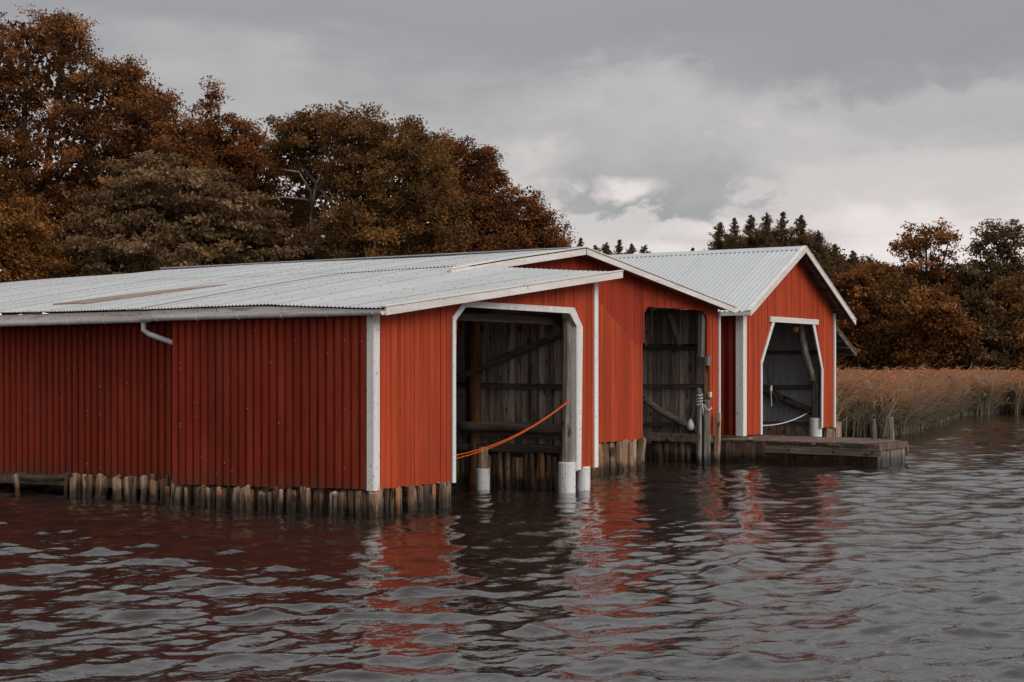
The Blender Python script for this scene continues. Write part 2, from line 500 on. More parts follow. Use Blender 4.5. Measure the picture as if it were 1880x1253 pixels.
# ------------------------------------------------------------------ profiled sheets
def corrugated(name, parent, mat, x0, x1, y0, y1, zf, pitch=.073, amp=.0105, nx=3, lift=0.0, x0b=None, x1b=None):
    """wavy sheet whose corrugation runs along x; x0b / x1b: ends at the y1 side"""
    waves = max(1, round((y1 - y0) / pitch)); n = waves * 6 + 1
    x0b = x0 if x0b is None else x0b; x1b = x1 if x1b is None else x1b
    V = []; F = []
    for j in range(n):
        t = j / (n - 1); y = y0 + (y1 - y0) * t
        dz = amp * math.cos(2 * math.pi * waves * t)
        a = x0 + (x0b - x0) * t; b = x1 + (x1b - x1) * t
        for i in range(nx + 1):
            x = a + (b - a) * i / nx
            V.append((x, y, zf(x, y) + dz + lift))
    w = nx + 1
    for j in range(n - 1):
        for i in range(nx):
            F.append((j * w + i, j * w + i + 1, (j + 1) * w + i + 1, (j + 1) * w + i))
    return mk(name, V, F, mat, parent, smooth=True)

def trapezoid(n, pitch, depth, top=.45, side=.12):
    """profile points (along, out) of n ribs"""
    pts = []
    for k in range(n):
        s = k * pitch
        g = (1 - top - 2 * side) / 2
        pts += [(s, 0), (s + g * pitch, 0), (s + (g + side) * pitch, depth), (s + (g + side + top) * pitch, depth), (s + (g + 2 * side + top) * pitch, 0)]
    pts.append((n * pitch, 0))
    return pts

def wall_sheet(parent, mat, x, y0, n, pitch, z0, z1, out=-1, depth=.042, top=.56):
    """upright profiled sheet on a plane of constant x"""
    V = []; F = []
    P = trapezoid(n, pitch, depth, top, .07)
    for a, d in P:
        V += [(x + out * d, y0 + a, z0), (x + out * d, y0 + a, z1)]
    for i in range(len(P) - 1):
        F.append((2 * i, 2 * i + 1, 2 * i + 3, 2 * i + 2))
    return mk('cladding_sheet', V, F, mat, parent)

def screws(name, parent, pts, mat, r=.011):
    b = MB()
    for (x, y, z) in pts:
        b.add([(x - r, y - r, z), (x + r, y - r, z), (x + r, y + r, z), (x - r, y + r, z), (x, y, z + r * .9)], [(0, 1, 4), (1, 2, 4), (2, 3, 4), (3, 0, 4)])
    return b.obj(name, mat, parent, kind='stuff')

def planks_y(parent, mat, xa, xb, y, th, zb, zt, w=.13, gap=.006, matf=None, name='plank', proud=.007, wj=.25):
    """upright planks on a plane of constant y, facing -y; zb, zt give bottom and top height at x"""
    x = xa
    while x < xb - .02:
        ww = w * random.uniform(1 - wj, 1 + wj)
        x2 = min(x + ww, xb)
        if xb - x2 < .04: x2 = xb
        p = jit(proud)
        j = jit(.008)
        l, r = x + gap / 2, x2 - gap / 2
        q = lambda x_, z_, y_: (x_, y_, z_)
        y0 = y + p; y1 = y + th
        if zt((l + r) / 2) - zb((l + r) / 2) > .02:
            b = MB().hexa([(l, y0, zb(l) + j), (r, y0, zb(r) + j), (r, y1, zb(r) + j), (l, y1, zb(l) + j)],
                          [(l, y0, zt(l)), (r, y0, zt(r)), (r, y1, zt(r)), (l, y1, zt(l))])
            b.obj(name, matf((l + r) / 2) if matf else mat, parent)
        x = x2

def planks_x(parent, mat, x, ya, yb, th, zb, zt, w=.16, gap=.012, name='board', proud=.008, wj=.3):
    y = ya
    while y < yb - .02:
        y2 = min(y + w * random.uniform(1 - wj, 1 + wj), yb)
        p = jit(proud); l, r = y + gap * random.uniform(.3, 1), y2
        tb, tt = zb + jit(.03), zt + jit(.02)
        k = jit(.006)
        MB().hexa([(x + p, l, tb), (x + th, l, tb), (x + th, r, tb), (x + p, r, tb)],
                  [(x + p, l + k, tt), (x + th, l + k, tt), (x + th, r + k, tt), (x + p, r + k, tt)]).obj(name, mat, parent)
        y = y2

def pile(parent, x, y, z0, z1, r, mat, lean=.02, n=7):
    lx, ly = jit(lean), jit(lean)
    z = [z0, z0 + (z1 - z0) * .4, z0 + (z1 - z0) * .75, z1 - .012, z1 + .004]
    rr = [r * random.uniform(.95, 1.1), r * random.uniform(.9, 1.1), r * random.uniform(.88, 1.05), r * random.uniform(.85, 1), r * random.uniform(.6, .85)]
    t = lambda k: (k - z0) / (z1 - z0)
    b = MB().tube([(x + lx * t(k) + jit(r * .12), y + ly * t(k) + jit(r * .12), k) for k in z], rr, n, wob=.28)
    # sloping saw cut
    a = random.uniform(0, 6.28); s = random.uniform(0, .35)
    for i in range(3 * n, 5 * n):
        vx, vy, vz = b.v[i]
        b.v[i] = (vx, vy, vz + s * ((vx - x) * math.cos(a) + (vy - y) * math.sin(a)))
    return b.obj('pile', mat, parent, smooth=False)

def board(name, parent, mat, p0, p1, w, h, up=(0, 0, 1)):
    return MB().bar(p0, p1, w, h, up).obj(name, mat, parent)

# ------------------------------------------------------------------ roof heights
def zB(x, y):
    d = abs(x - 8.92)
    s = .135 * d + .0022 * d * d if x < 8.92 else .139 * d
    return 4.56 - s - (.03 + .02 * max(0, y - 13.5) if y > 13.5 else 0) + .012 * math.sin(y * .8)
def zA(x, y):
    p = 3.055 + .1265 * (x + .15)
    t = min(1, max(0, (y + .3) / 2.2)) ** 1.2
    q = zB(x, y) - .012
    return p * (1 - t) + q * t
def zC(x, y):
    return 5.31 - .517 * abs(x - 19.86)

# ------------------------------------------------------------------ boathouse with lean-to roof (left, nearest)
A = empty('boathouse', (0, 0, 0), 'nearest red boathouse with pale lean-to roof and large white-framed opening', 'boathouse', 'red boathouses on the water')
fw = MB().box(.05, 1.9, .045, .10, 1.35, 1.45).box(.05, 1.9, .045, .10, 2.55, 2.65).box(2.1, 5.7, .05, .12, 3.26, 3.36).box(5.95, 6.3, .045, .1, 1.4, 1.5).box(5.95, 6.3, .045, .1, 2.5, 2.6).obj('front_wall', WOOD_X, A)
topA = lambda x: zA(x, -.02) - .035
def botA(x):
    if x < 1.99: return .40
    if x < 2.30: return 2.96 + (x - 1.99) / .31 * .25
    if x < 5.56: return 3.20
    if x < 5.84: return 3.20 - (x - 5.56) / .28 * .29
    return .40
for xa, xb in ((.055, 1.985), (1.985, 2.30), (2.30, 5.56), (5.56, 5.845), (5.845, 6.345)):
    e = .0005
    bb = (lambda a, b_: (lambda x: botA(min(max(x, a + e), b_ - e))))(xa, xb)
    planks_y(fw, RED, xa, xb, 0, .03, bb, topA)
# side wall of profiled sheet
sw = MB().box(.03, .08, .1, 4.1, 1.2, 1.3).box(.03, .08, .1, 4.1, 2.4, 2.5).obj('side_wall', WOOD_Y, A)
y = .075
k = 0
while y < 4.05:
    n = 5 if y + .8 < 4.1 else max(1, round((4.09 - y) / .16))
    wall_sheet(sw, RED_METAL, .012 + (.003 if k % 2 else 0), y, n, .161, .395 - .02 * y + jit(.006), 2.99)
    y += n * .161; k += 1
screws('wall_screw', A, [], SCREW_W) if False else None
b = MB()
for j in range(22):
    yy = .1 + .161 * random.randrange(24) + .09; zz = random.uniform(.5, 2.9)
    b.box(-.037, -.031, yy - .007, yy + .007, zz - .007, zz + .007)
b.obj('wall_screw', SCREW_W, A, kind='stuff')
# closing walls, not seen from the water
MB().box(.5, 6.3, 4.3, 4.36, .3, 3.1).obj('rear_wall', WOOD_X, A)
# corner boards
MB().box(-.03, -.005, -.03, .095, .385, 2.965).obj('corner_board', WHITE, A)
MB().box(-.0045, .115, -.033, -.006, .385, 3.0).obj('corner_board', WHITE, A)
MB().box(6.35, 6.46, -.03, .0, .40, 3.83).obj('corner_board', WHITE, A)
MB().box(6.465, 6.50, -.02, .10, .40, 3.83).obj('corner_board', WHITE, A)
# opening frame
def frame_piece(poly, y0=-.035, y1=-.006, parent=A, mat=WHITE, name='opening_frame'):
    n = len(poly)
    V = [(x, y0, z) for x, z in poly] + [(x, y1, z) for x, z in poly]
    F = [tuple(range(n)), tuple(range(2 * n - 1, n - 1, -1))] + [(i, i + n, (i + 1) % n + n, (i + 1) % n) for i in range(n)]
    return mk(name, V, F, mat, parent)
frame_piece([(1.96, .385), (2.045, .385), (2.045, 2.93), (1.96, 2.975)])
frame_piece([(1.961, 2.977), (2.045, 2.932), (2.315, 3.148), (2.272, 3.245)])
frame_piece([(2.274, 3.247), (2.317, 3.150), (5.50, 3.145), (5.64, 3.25)])
frame_piece([(5.503, 3.143), (5.745, 2.905), (5.93, 2.92), (5.642, 3.248)])
frame_piece([(5.745, 2.903), (5.745, .385), (5.87, .385), (5.93, 2.917)])
MB().box(5.72, 5.744, -.03, .17, .37, 2.93).obj('jamb_board', WHITE, A)
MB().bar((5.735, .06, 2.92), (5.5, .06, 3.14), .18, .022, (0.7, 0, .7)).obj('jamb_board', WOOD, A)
# door post and pile sleeves at the opening
def sleeve(parent, x, y, z0, z1, r, label=None):
    b = MB().tube([(x, y, z0), (x, y, z1 - .012), (x, y, z1)], [r, r, r - .012], 20)
    o = b.obj('pile_sleeve', CONC, parent, smooth=False)
    return o
b = MB().tube([(5.62, .12, .5), (5.63, .13, 1.5), (5.66, .12, 2.5), (5.66, .13, 3.1)], [.095, .09, .092, .088], 9, wob=.05)
b.obj('door_post', POST, A)
sleeve(A, 5.60, .10, -.6, .53, .155)
sleeve(A, 6.10, .06, -.6, .43, .125)
sleeve(A, 5.55, 1.86, -.6, .36, .13)
MB().tube([(5.55, 1.86, .34), (5.56, 1.87, .75)], [.11, .10], 9, wob=.06).obj('post', LOG_PALE, A)
# ----- inside
pw = MB().box(6.30, 6.34, .05, 4.25, .3, 3.6).obj('partition_backing', WOOD_Y, A)  # sheet added behind the boards to block light, so their gaps stay dark
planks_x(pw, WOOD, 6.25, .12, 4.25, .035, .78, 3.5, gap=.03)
board('rail', A, WOOD_Y, (6.20, .15, 1.84), (6.21, 4.2, 1.88), .07, .10)
board('rail', A, WOOD_Y, (6.17, .15, .98), (6.16, 4.2, .99), .10, .16)
board('rail', A, WOOD_Y, (6.10, .15, .73), (6.09, 4.2, .70), .14, .14)
board('beam', A, bare_wood('dark_brown_beam', (.2, .14, .105), (.12, .085, .065), (.05, .036, .03), axis='x'), (2.0, .42, 3.02), (6.2, .42, 3.02), .12, .13)
board('beam', A, WOOD_Y, (6.15, .2, 3.18), (6.15, 4.2, 3.2), .12, .14)
for xx in (2.9, 4.1, 5.3): board('rafter', A, WOOD_Y, (xx, .1, zA(xx, .1) - .13), (xx, 4.2, zA(xx, 4.2) - .13), .07, .1)
MB().tube([(6.1, 2.42, -.5), (6.12, 2.40, .9), (6.10, 2.42, 2.0), (6.11, 2.41, 3.15)], [.12, .125, .115, .11], 9, wob=.06).obj('post', bare_wood('orange_brown_post', (.30, .15, .06), (.19, .09, .04), (.06, .035, .02)), A)
MB().tube([(6.02, 3.5, 1.77), (6.0, 2.2, 2.20), (6.03, 1.2, 2.55), (6.0, .3, 2.86)], [.075, .07, .068, .062], 8, wob=.06).obj('brace', bare_wood('grey_brown_pole', (.30, .25, .215), (.2, .165, .14), (.09, .07, .058), axis='y'), A)
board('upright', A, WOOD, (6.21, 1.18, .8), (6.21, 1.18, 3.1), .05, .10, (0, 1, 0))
yy = .45
while yy < 4.2:
    r = random.uniform(.04, .062)
    pile(A, 6.14 + jit(.03), yy, -.6, random.uniform(.54, .66), r, LOG)
    yy += 2 * r * random.uniform(.9, 1.06)
# roof
roofA = MB()
for yy in (.4, 2.2, 4.2): roofA.bar((0, yy, zA(0, yy) - .07), (4.9, yy, zA(4.9, yy) - .07), .05, .08)
roofA = roofA.obj('roof', WOOD_X, A)
edgeA = lambda y_: 6.83 - (y_ + .3) / 2.05 * 1.45 if y_ < 1.75 else 5.38 - (y_ - 1.75) * .12
y = -.30; k = 0
while y < 4.4:
    y2 = y + .657
    corrugated('roof_sheet', roofA, ROOF, -.17, edgeA(y), y, y2 + .01, zA, nx=7, lift=.002 * (k % 2), x1b=edgeA(y2))
    y = y2; k += 1
pts = []
for i in range(13):
    for j in range(22):
        yy = -.25 + j * .219 + (.073 if i % 2 else 0); xx = -.05 + i * .55
        if random.random() < .8 and xx < edgeA(yy) - .05: pts.append((xx + jit(.05), yy + jit(.03), zA(xx, yy) + .012))
screws('roof_screw', A, pts, SCREW)
# bargeboard in two lengths, cap strip above
def along_rake(name, parent, mat, zf, y, xs, y0, y1, t, dz):
    b = MB()
    for a, c in zip(xs[:-1], xs[1:]):
        za, zc = zf(a, y) + dz, zf(c, y) + dz
        b.hexa([(a, y0, za - t), (c, y0, zc - t), (c, y1, zc - t), (a, y1, za - t)], [(a, y0, za), (c, y0, zc), (c, y1, zc), (a, y1, za)])
    return b.obj(name, mat, parent)
along_rake('bargeboard', A, WHITE_X, zA, -.3, [-.12, 3.1], -.335, -.305, .115, .0)
along_rake('bargeboard', A, WHITE_X, zA, -.3, [3.105, 6.84], -.337, -.305, .115, .0)
along_rake('verge_strip', A, WHITE_X, zA, -.3, [-.16, 6.86], -.345, -.26, .02, .028)
along_rake('soffit', A, WHITE_X, zA, -.3, [0, 6.4], -.30, .0, .015, -.05)
# fascia, gutter
b = MB(); ys = list(np.linspace(-.30, 4.44, 9))
for ya, yb in zip(ys[:-1], ys[1:]):
    za, zb_ = zA(-.1, ya) - .035, zA(-.1, yb) - .035
    b.hexa([(-.115, ya, 2.95), (-.09, ya, 2.95), (-.09, yb, 2.95), (-.115, yb, 2.95)], [(-.115, ya, za), (-.09, ya, za), (-.09, yb, zb_), (-.115, yb, zb_)])
b.obj('fascia', FASCIA, A)
def gutter(parent, x, y0, y1, z0, z1, r=.055):
    V = []; F = []; n = 9
    for y_, z_ in ((y0, z0), (y1, z1)):
        for rr_ in (r, r - .006):
            for k_ in range(n):
                t_ = math.pi * k_ / (n - 1)
                V.append((x - math.cos(t_) * rr_, y_, z_ - math.sin(t_) * rr_))
    for k_ in range(n - 1):
        F.append((k_, k_ + 1, 2 * n + k_ + 1, 2 * n + k_)); F.append((n + k_ + 1, n + k_, 3 * n + k_, 3 * n + k_ + 1))
        F.append((k_ + 1, k_, n + k_, n + k_ + 1))
    F.append((0, 2 * n, 3 * n, n)); F.append((n - 1, 2 * n - 1, 4 * n - 1, 3 * n - 1))
    g = mk('gutter', V, F, GUTTER, parent, smooth=False)
    yy_ = y0 + .15; L_ = y1 - y0
    while yy_ < y1:
        z_ = z0 + (z1 - z0) * (yy_ - y0) / L_
        MB().tube([(x - math.cos(t_) * (r + .004), yy_, z_ - math.sin(t_) * (r + .004)) for t_ in np.linspace(0, math.pi, 7)], .009, 4).obj('gutter_bracket', GUTTER, g)
        yy_ += .88
    return g
g = gutter(A, -.175, -.31, 4.62, 3.0, 2.99)
frame_piece([(-.23 + .055 - math.cos(t) * .056, 3.0 - math.sin(t) * .056) for t in np.linspace(0, math.pi, 9)], -.318, -.308, A, WHITE_X, 'gutter_end')
# piles under the nearest corner
yy = .02
while yy < 4.2:
    r = random.choice((.03, .038, .042, .055, .075, .042, .034))
    if random.random() > .05:
        pile(A, (.045 if random.random() < .7 else -.075) + jit(.02) - .008 * yy, yy, -.6, .37 - .02 * yy + random.choice((0, -.01, -.05, -.02, .01, .06, .04, 0)), r, LOG, .07)
    yy += 2 * r * random.uniform(.9, 1.1)
yy = .1
while yy < 4.2:
    r = random.uniform(.05, .075)
    pile(A, .18 + jit(.03), yy, -.6, .36 - .02 * yy, r, LOG_PALE, .05)
    yy += 2 * r * random.uniform(.95, 1.15)
xx = .10
while xx < 1.80:
    r = random.uniform(.038, .068)
    pile(A, xx, .03 + jit(.04), -.6, .395, r, LOG, .04)
    xx += 2 * r * random.uniform(.92, 1.12)
pile(A, 1.68, -.02, -.6, .40, .10, LOG); pile(A, 1.88, .02, -.6, .39, .06, LOG)
for i in range(5): pile(A, .25 + jit(.1), .4 + i * .8, -.6, .3, .09, LOG_PALE)

# ------------------------------------------------------------------ boathouse in the middle
B = empty('boathouse', (8.9, 2, 0), 'middle red boathouse with wide low gable and unframed dark opening', 'boathouse', 'red boathouses on the water')
fb = MB().box(6.6, 11.8, 2.04, 2.1, 1.3, 1.4).box(6.6, 11.8, 2.04, 2.1, 2.6, 2.7).box(11.9, 15.0, 2.04, 2.12, 3.58, 3.66).box(15.15, 15.55, 2.04, 2.1, 1.5, 1.6).obj('front_wall', WOOD_X, B)
topB = lambda x: zB(x, 2) - .035
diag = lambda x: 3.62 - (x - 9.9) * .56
planks_y(fb, RED_DARK, 4.2, 9.86, 2, .03, lambda x: 3.3, topB, w=.15)
planks_y(fb, RED, 6.55, 9.86, 2, .03, lambda x: .65, lambda x: 3.295, w=.15)
x = 9.862
while x < 11.86:
    x2 = min(11.86, x + random.uniform(.12, .18)); j = jit(.01)
    if 11.86 - x2 < .04: x2 = 11.86
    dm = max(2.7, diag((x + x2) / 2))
    p = jit(.004)
    MB().box(x + .002, x2 - .002, 2 + p, 2.03, .65 + j, dm - .002).obj('plank', RED, fb)
    l, r = x + .002, x2 - .002
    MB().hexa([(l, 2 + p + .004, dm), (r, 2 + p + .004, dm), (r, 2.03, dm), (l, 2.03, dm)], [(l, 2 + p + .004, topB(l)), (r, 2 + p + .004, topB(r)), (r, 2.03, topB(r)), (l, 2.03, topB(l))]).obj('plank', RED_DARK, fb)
    x = x2
def botB(x):
    if x < 11.93: return 2.74
    if x < 12.1: return 3.38 + (x - 11.93) / .17 * .15
    if x < 14.75: return 3.53
    if x < 14.95: return 3.53 - (x - 14.75) / .2 * .13
    if x < 15.11: return 2.49
    return .62
for xa, xb in ((11.862, 11.93), (11.93, 12.1), (12.1, 14.75), (14.75, 14.95), (14.95, 15.11), (15.11, 15.56)):
    bb = (lambda a, b_: (lambda x: botB(min(max(x, a + .0005), b_ - .0005))))(xa, xb)
    planks_y(fb, RED_DARK if xa < 15 else RED, xa, xb, 2, .03, bb, topB, w=.15)
MB().box(15.565, 15.63, 1.97, 2.03, .62, 3.52).obj('corner_board', WHITE, B)
# left side wall (seen beside the nearest boathouse)
sb = MB().box(.40, .46, 4.2, 21.9, 1.2, 1.3).box(.40, .46, 4.2, 21.9, 2.4, 2.5).obj('side_wall', WOOD_Y, B)
y = 3.95; k = 0
while y < 21.5:
    wall_sheet(sb, RED_METAL, .37 + (.003 if k % 2 else 0), y, 6, .161, .36 - .012 * (y - 4) + jit(.01), 3.02)
    y += 6 * .161; k += 1
b = MB()
for j in range(26):
    yy = 3.95 + .161 * random.randrange(34) + .09; zz = random.uniform(.45, 2.9)
    b.box(.318, .325, yy - .007, yy + .007, zz - .007, zz + .007)
b.obj('wall_screw', SCREW_W, B, kind='stuff')
MB().box(.45, 15.5, 21.85, 21.92, .2, 3.2).obj('rear_wall', WOOD_X, B)
rw = MB().box(15.48, 15.55, 2.05, 21.8, .55, .65).obj('right_wall', WOOD_Y, B)
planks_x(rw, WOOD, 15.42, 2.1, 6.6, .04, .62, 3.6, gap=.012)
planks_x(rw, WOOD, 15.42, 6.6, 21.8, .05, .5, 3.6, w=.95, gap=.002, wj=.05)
# interior
board('rail', B, WOOD_Y, (15.36, 2.1, 2.70), (15.36, 6.5, 2.72), .10, .13)
board('rail', B, WOOD_Y, (15.36, 2.1, 1.78), (15.36, 6.5, 1.76), .08, .09)
board('rail', B, WOOD_Y, (15.32, 2.1, .86), (15.32, 6.5, .86), .10, .08)
board('sill_beam', B, WOOD_X, (15.2, 2.0, .55), (15.2, 4.6, .57), .16, .19)
MB().tube([(15.28, 4.6, 1.9), (15.25, 3.3, 1.13), (15.22, 2.15, .62)], [.075, .085, .08], 8, wob=.08).obj('brace', bare_wood('grey_brace_log', (.30, .26, .23), (.2, .17, .15), (.09, .07, .06), axis='y'), B)
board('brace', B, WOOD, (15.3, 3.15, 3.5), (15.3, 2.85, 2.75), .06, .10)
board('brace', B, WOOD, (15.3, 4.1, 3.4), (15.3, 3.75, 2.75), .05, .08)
board('door_post', B, POST, (14.86, 2.1, 2.45), (14.90, 2.1, 3.5), .16, .10, (0, 1, 0))
board('door_post', B, LOG_PALE, (15.18, 2.09, .2), (15.18, 2.09, 2.46), .13, .1, (0, 1, 0))
board('block', B, POST, (15.02, 2.0, 2.25), (15.04, 2.0, 2.48), .16, .08, (0, 1, 0))
board('block', B, FASCIA, (15.08, 1.975, 1.52), (15.08, 1.975, 1.64), .10, .05, (0, 1, 0))
yy = 2.25
while yy < 5.5:
    r = random.uniform(.06, .09)
    pile(B, 15.30 + jit(.03), yy, -.6, random.uniform(.36, .44), r, LOG_PALE)
    yy += 2 * r * random.uniform(.92, 1.1)
for i in range(7): pile(B, 15.42, 2.6 + i * .3, -.3, random.uniform(.6, .78), .05, LOG_PALE)
# stubby piles under the front
for xx, r, zt_ in ((9.45, .11, .6), (9.68, .10, .64), (9.92, .12, .63), (10.16, .09, .66), (10.36, .12, .64), (10.62, .13, .66), (10.86, .09, .64), (11.06, .12, .67), (11.28, .10, .63), (11.52, .10, .66), (11.74, .13, .68)):
    pile(B, xx, 2.06 + jit(.05), -.6, zt_, r, LOG, .06, 8)
for i in range(14): pile(B, 9.6 + i * .17, 2.34, -.6, .6, .09, LOG_PALE)
# piles and props on the far left
yy = 4.25
while yy < 6.75:
    r = random.uniform(.035, .07)
    pile(B, .12 + jit(.07), yy, -.6, .40 + random.uniform(-.06, .05) - .012 * (yy - 4), r, LOG, .06)
    yy += 2 * r * random.uniform(.95, 1.15)
for yy in (7.65, 8.45, 9.6, 11): pile(B, -.1, yy, -.6, .34, .045, LOG, .06)
MB().tube([(.18, 6.8, .31), (.12, 7.6, .28), (.16, 8.05, .29)], [.06, .06, .07], 8, wob=.1).obj('sill_log', bare_wood('sill_log_wood', (.24, .18, .14), (.13, .095, .07), (.05, .035, .03), axis='y'), B)
board('sill_beam', B, DOCKWOOD, (.42, 4.2, .28), (.42, 21.5, .12), .12, .2)
MB().box(.12, .32, 6.62, 6.74, .28, .40).obj('sill_block', DOCKWOOD, B)
for i in range(30): pile(B, 1.3 + jit(.1), 6.6 + i * .36, -.6, .2, .13, DOCKWOOD)
# roof: sheets in rows that overlap down the slope
rb = MB()
for yy in np.arange(2.2, 21.9, 1.6):
    rb.bar((.4, yy, zB(.4, yy) - .09), (8.9, yy, zB(8.9, yy) - .09), .05, .1); rb.bar((8.95, yy, zB(8.95, yy) - .09), (15.5, yy, zB(15.5, yy) - .09), .05, .1)
rb = rb.obj('roof', WOOD_X, B)
y = 1.72; k = 0
while y < 21.9:
    y2 = y + .73
    if y < 4.3:
        corrugated('roof_sheet', rb, ROOF, edgeA(y) - .22, 8.93, y, y2 + .01, zB, nx=4, lift=.008 + .002 * (k % 2), x0b=edgeA(y2) - .22)
    else:
        corrugated('roof_sheet', rb, ROOF, 5.0 + jit(.01), 8.93, y, y2 + .01, zB, nx=4, lift=.007 + .002 * (k % 2))
        corrugated('roof_sheet', rb, ROOF, -.16 + jit(.008), 5.15, y, y2 + .01, zB, nx=4, lift=.002 * (k % 2))
    corrugated('roof_sheet', rb, ROOF, 8.93, 15.83, y, y2 + .01, zB, nx=2, lift=.004 * (k % 2))
    y = y2; k += 1
pts = []
for i in range(17):
    for j in range(91):
        yy = 1.8 + j * .219 + (.073 if i % 2 else 0); xx = -.05 + i * .55
        if random.random() < .25 or xx > 8.85 or (yy < 4.35 and xx < edgeA(yy) - .15): continue
        pts.append((xx + jit(.05), yy + jit(.03), zB(xx, yy) + .012 + (.008 if xx > 5 else 0)))
screws('roof_screw', B, pts, SCREW)
MB().bar((8.93, 1.7, 4.60), (8.93, 13.5, 4.60), .2, .02).obj('ridge_cap', ROOF, B)
along_rake('bargeboard', B, WHITE_X, zB, 1.75, [4.3, 6.2, 8.90], 1.665, 1.70, .12, .0)
along_rake('bargeboard', B, WHITE_X, zB, 1.75, [8.94, 12.4, 15.84], 1.665, 1.70, .115, .0)
along_rake('verge_strip', B, WHITE_X, zB, 1.75, [4.3, 6.2, 8.92], 1.655, 1.75, .02, .045)
along_rake('verge_strip', B, WHITE_X, zB, 1.75, [8.922, 12.4, 15.86], 1.655, 1.75, .02, .04)
along_rake('soffit', B, WHITE_X, zB, 1.75, [5.5, 8.9], 1.70, 2.0, .015, -.05)
along_rake('soffit', B, WOOD_X, zB, 1.75, [8.95, 15.7], 1.70, 2.0, .015, -.05)
board('fascia', B, FASCIA, (-.08, 4.445, 3.035), (-.08, 13.4, 3.03), .025, .15)
board('fascia', B, FASCIA, (-.08, 13.41, 3.05), (-.08, 21.9, 3.05), .025, .145)
gutter(B, -.15, 4.45, 13.3, 2.975, 2.94)
# rust-brown wedge of flashing lying on the slope
def on_roof(x, y, dz): return (x, y, zB(x, y) + dz)
P = [on_roof(x_, y_, .028) for x_, y_ in ((.67, 7.73), (.73, 6.91), (1.33, 6.61), (2.05, 6.41), (2.7, 6.18), (3.25, 6.02), (2.35, 6.95), (1.46, 7.42))]
mk('flashing', P + [(x_, y_, z_ - .02) for x_, y_, z_ in P], [(0, 1, 2, 7), (7, 2, 3, 6), (6, 3, 4, 5), (8, 15, 10, 9), (15, 14, 11, 10), (14, 13, 12, 11)] + [(i, i + 8, (i + 1) % 8 + 8, (i + 1) % 8) for i in range(8)], RUST, B)
# downpipe
MB().tube([(-.12, 4.62, 2.93), (-.12, 4.62, 2.80), (-.08, 4.56, 2.74), (.12, 4.16, 2.58), (.16, 4.0, 2.53)], .042, 10).obj('downpipe', GUTTER, B, smooth=False)

# ------------------------------------------------------------------ boathouse on the right
Cc = empty('boathouse', (19.86, 2, 0), 'right-hand red boathouse with steep gable and tapered white-framed opening', 'boathouse', 'red boathouses on the water')
fc = MB().box(17.1, 17.85, 2.04, 2.1, 1.5, 1.6).box(22.0, 22.6, 2.04, 2.1, 1.5, 1.6).box(18.4, 21.5, 2.04, 2.1, 3.55, 3.65).obj('front_wall', WOOD_X, Cc)
topC = lambda x: zC(x, 2) - .06
def botC(x):
    if x < 17.95: return .56
    if x < 18.66: return 2.31 + (x - 17.95) / .71 * 1.05
    if x < 21.26: return 3.42
    if x < 21.86: return 3.36 - (x - 21.26) / .60 * 1.2
    return .60
for xa, xb in ((17.06, 17.95), (17.95, 18.66), (18.66, 19.86), (19.86, 21.26), (21.26, 21.86), (21.86, 22.70)):
    bb = (lambda a, b_: (lambda x: botC(min(max(x, a + .0005), b_ - .0005))))(xa, xb)
    planks_y(fc, RED, xa, xb, 2, .03, bb, topC, w=.15)
frame_piece([(17.90, .55), (17.99, .55), (17.99, 2.31), (17.90, 2.33)], 1.965, 1.994, Cc)
frame_piece([(17.90, 2.333), (17.99, 2.313), (18.74, 3.36), (18.60, 3.36)], 1.965, 1.994, Cc)
frame_piece([(21.18, 3.36), (21.80, 2.16), (21.91, 2.16), (21.34, 3.36)], 1.965, 1.994, Cc)
frame_piece([(21.80, 2.157), (21.79, .60), (21.89, .60), (21.91, 2.157)], 1.965, 1.994, Cc)
frame_piece([(18.44, 3.363), (21.56, 3.363), (21.56, 3.50), (18.44, 3.50)], 1.955, 1.993, Cc, WHITE_X, 'lintel')
MB().box(16.888, 17.06, 1.965, 1.995, .55, 3.60).obj('corner_board', WHITE, Cc)
MB().box(16.86, 16.885, 1.965, 2.16, .55, 3.58).obj('corner_board', WHITE, Cc)
MB().box(22.70, 22.80, 1.965, 2.03, .58, 3.70).obj('corner_board', WHITE, Cc)
lw = MB().box(17.0, 17.06, 2.1, 9.9, .6, .7).box(17.0, 17.06, 2.1, 9.9, 3.4, 3.5).obj('side_wall', WOOD_Y, Cc)
for k in range(8): wall_sheet(lw, RED_METAL, 16.97, 2.2 + k * .96, 4, .24, .57, 3.66, top=.3, depth=.10)
rc = MB().box(22.72, 22.76, 2.1, 9.9, .6, .7).box(22.72, 22.76, 2.1, 9.9, 3.3, 3.4).obj('right_wall', WOOD_Y, Cc)
for k in range(8): wall_sheet(rc, GREY_METAL, 22.70, 2.06 + k * .96, 6, .16, .70, 3.8, top=.6, depth=.02)
MB().box(17.0, 22.75, 9.9, 9.96, .3, 3.7).obj('rear_wall', WOOD_X, Cc)
board('rail', Cc, WOOD_Y, (22.62, 2.1, 2.64), (22.62, 9.8, 2.64), .08, .11)
board('rail', Cc, WOOD_Y, (22.62, 2.1, 1.68), (22.62, 9.8, 1.68), .08, .12)
board('rail', Cc, WOOD_Y, (22.62, 2.1, .66), (22.62, 9.8, .66), .10, .13)
MB().box(22.55, 22.75, 2.1, 9.8, -.4, .6).obj('plinth', LOG_PALE, Cc)
for yy in (2.6, 4.5, 6.5, 8.5): board('tie_beam', Cc, WOOD_X, (17.05, yy, 3.62), (22.7, yy, 3.62), .1, .14)
MB().tube([(22.45, 4.4, 1.85), (22.40, 3.4, 1.36), (22.3, 2.35, .98)], [.11, .115, .10], 8, wob=.08).obj('brace', bare_wood('grey_c_log', (.26, .225, .2), (.16, .135, .12), (.07, .055, .05), axis='y'), Cc)
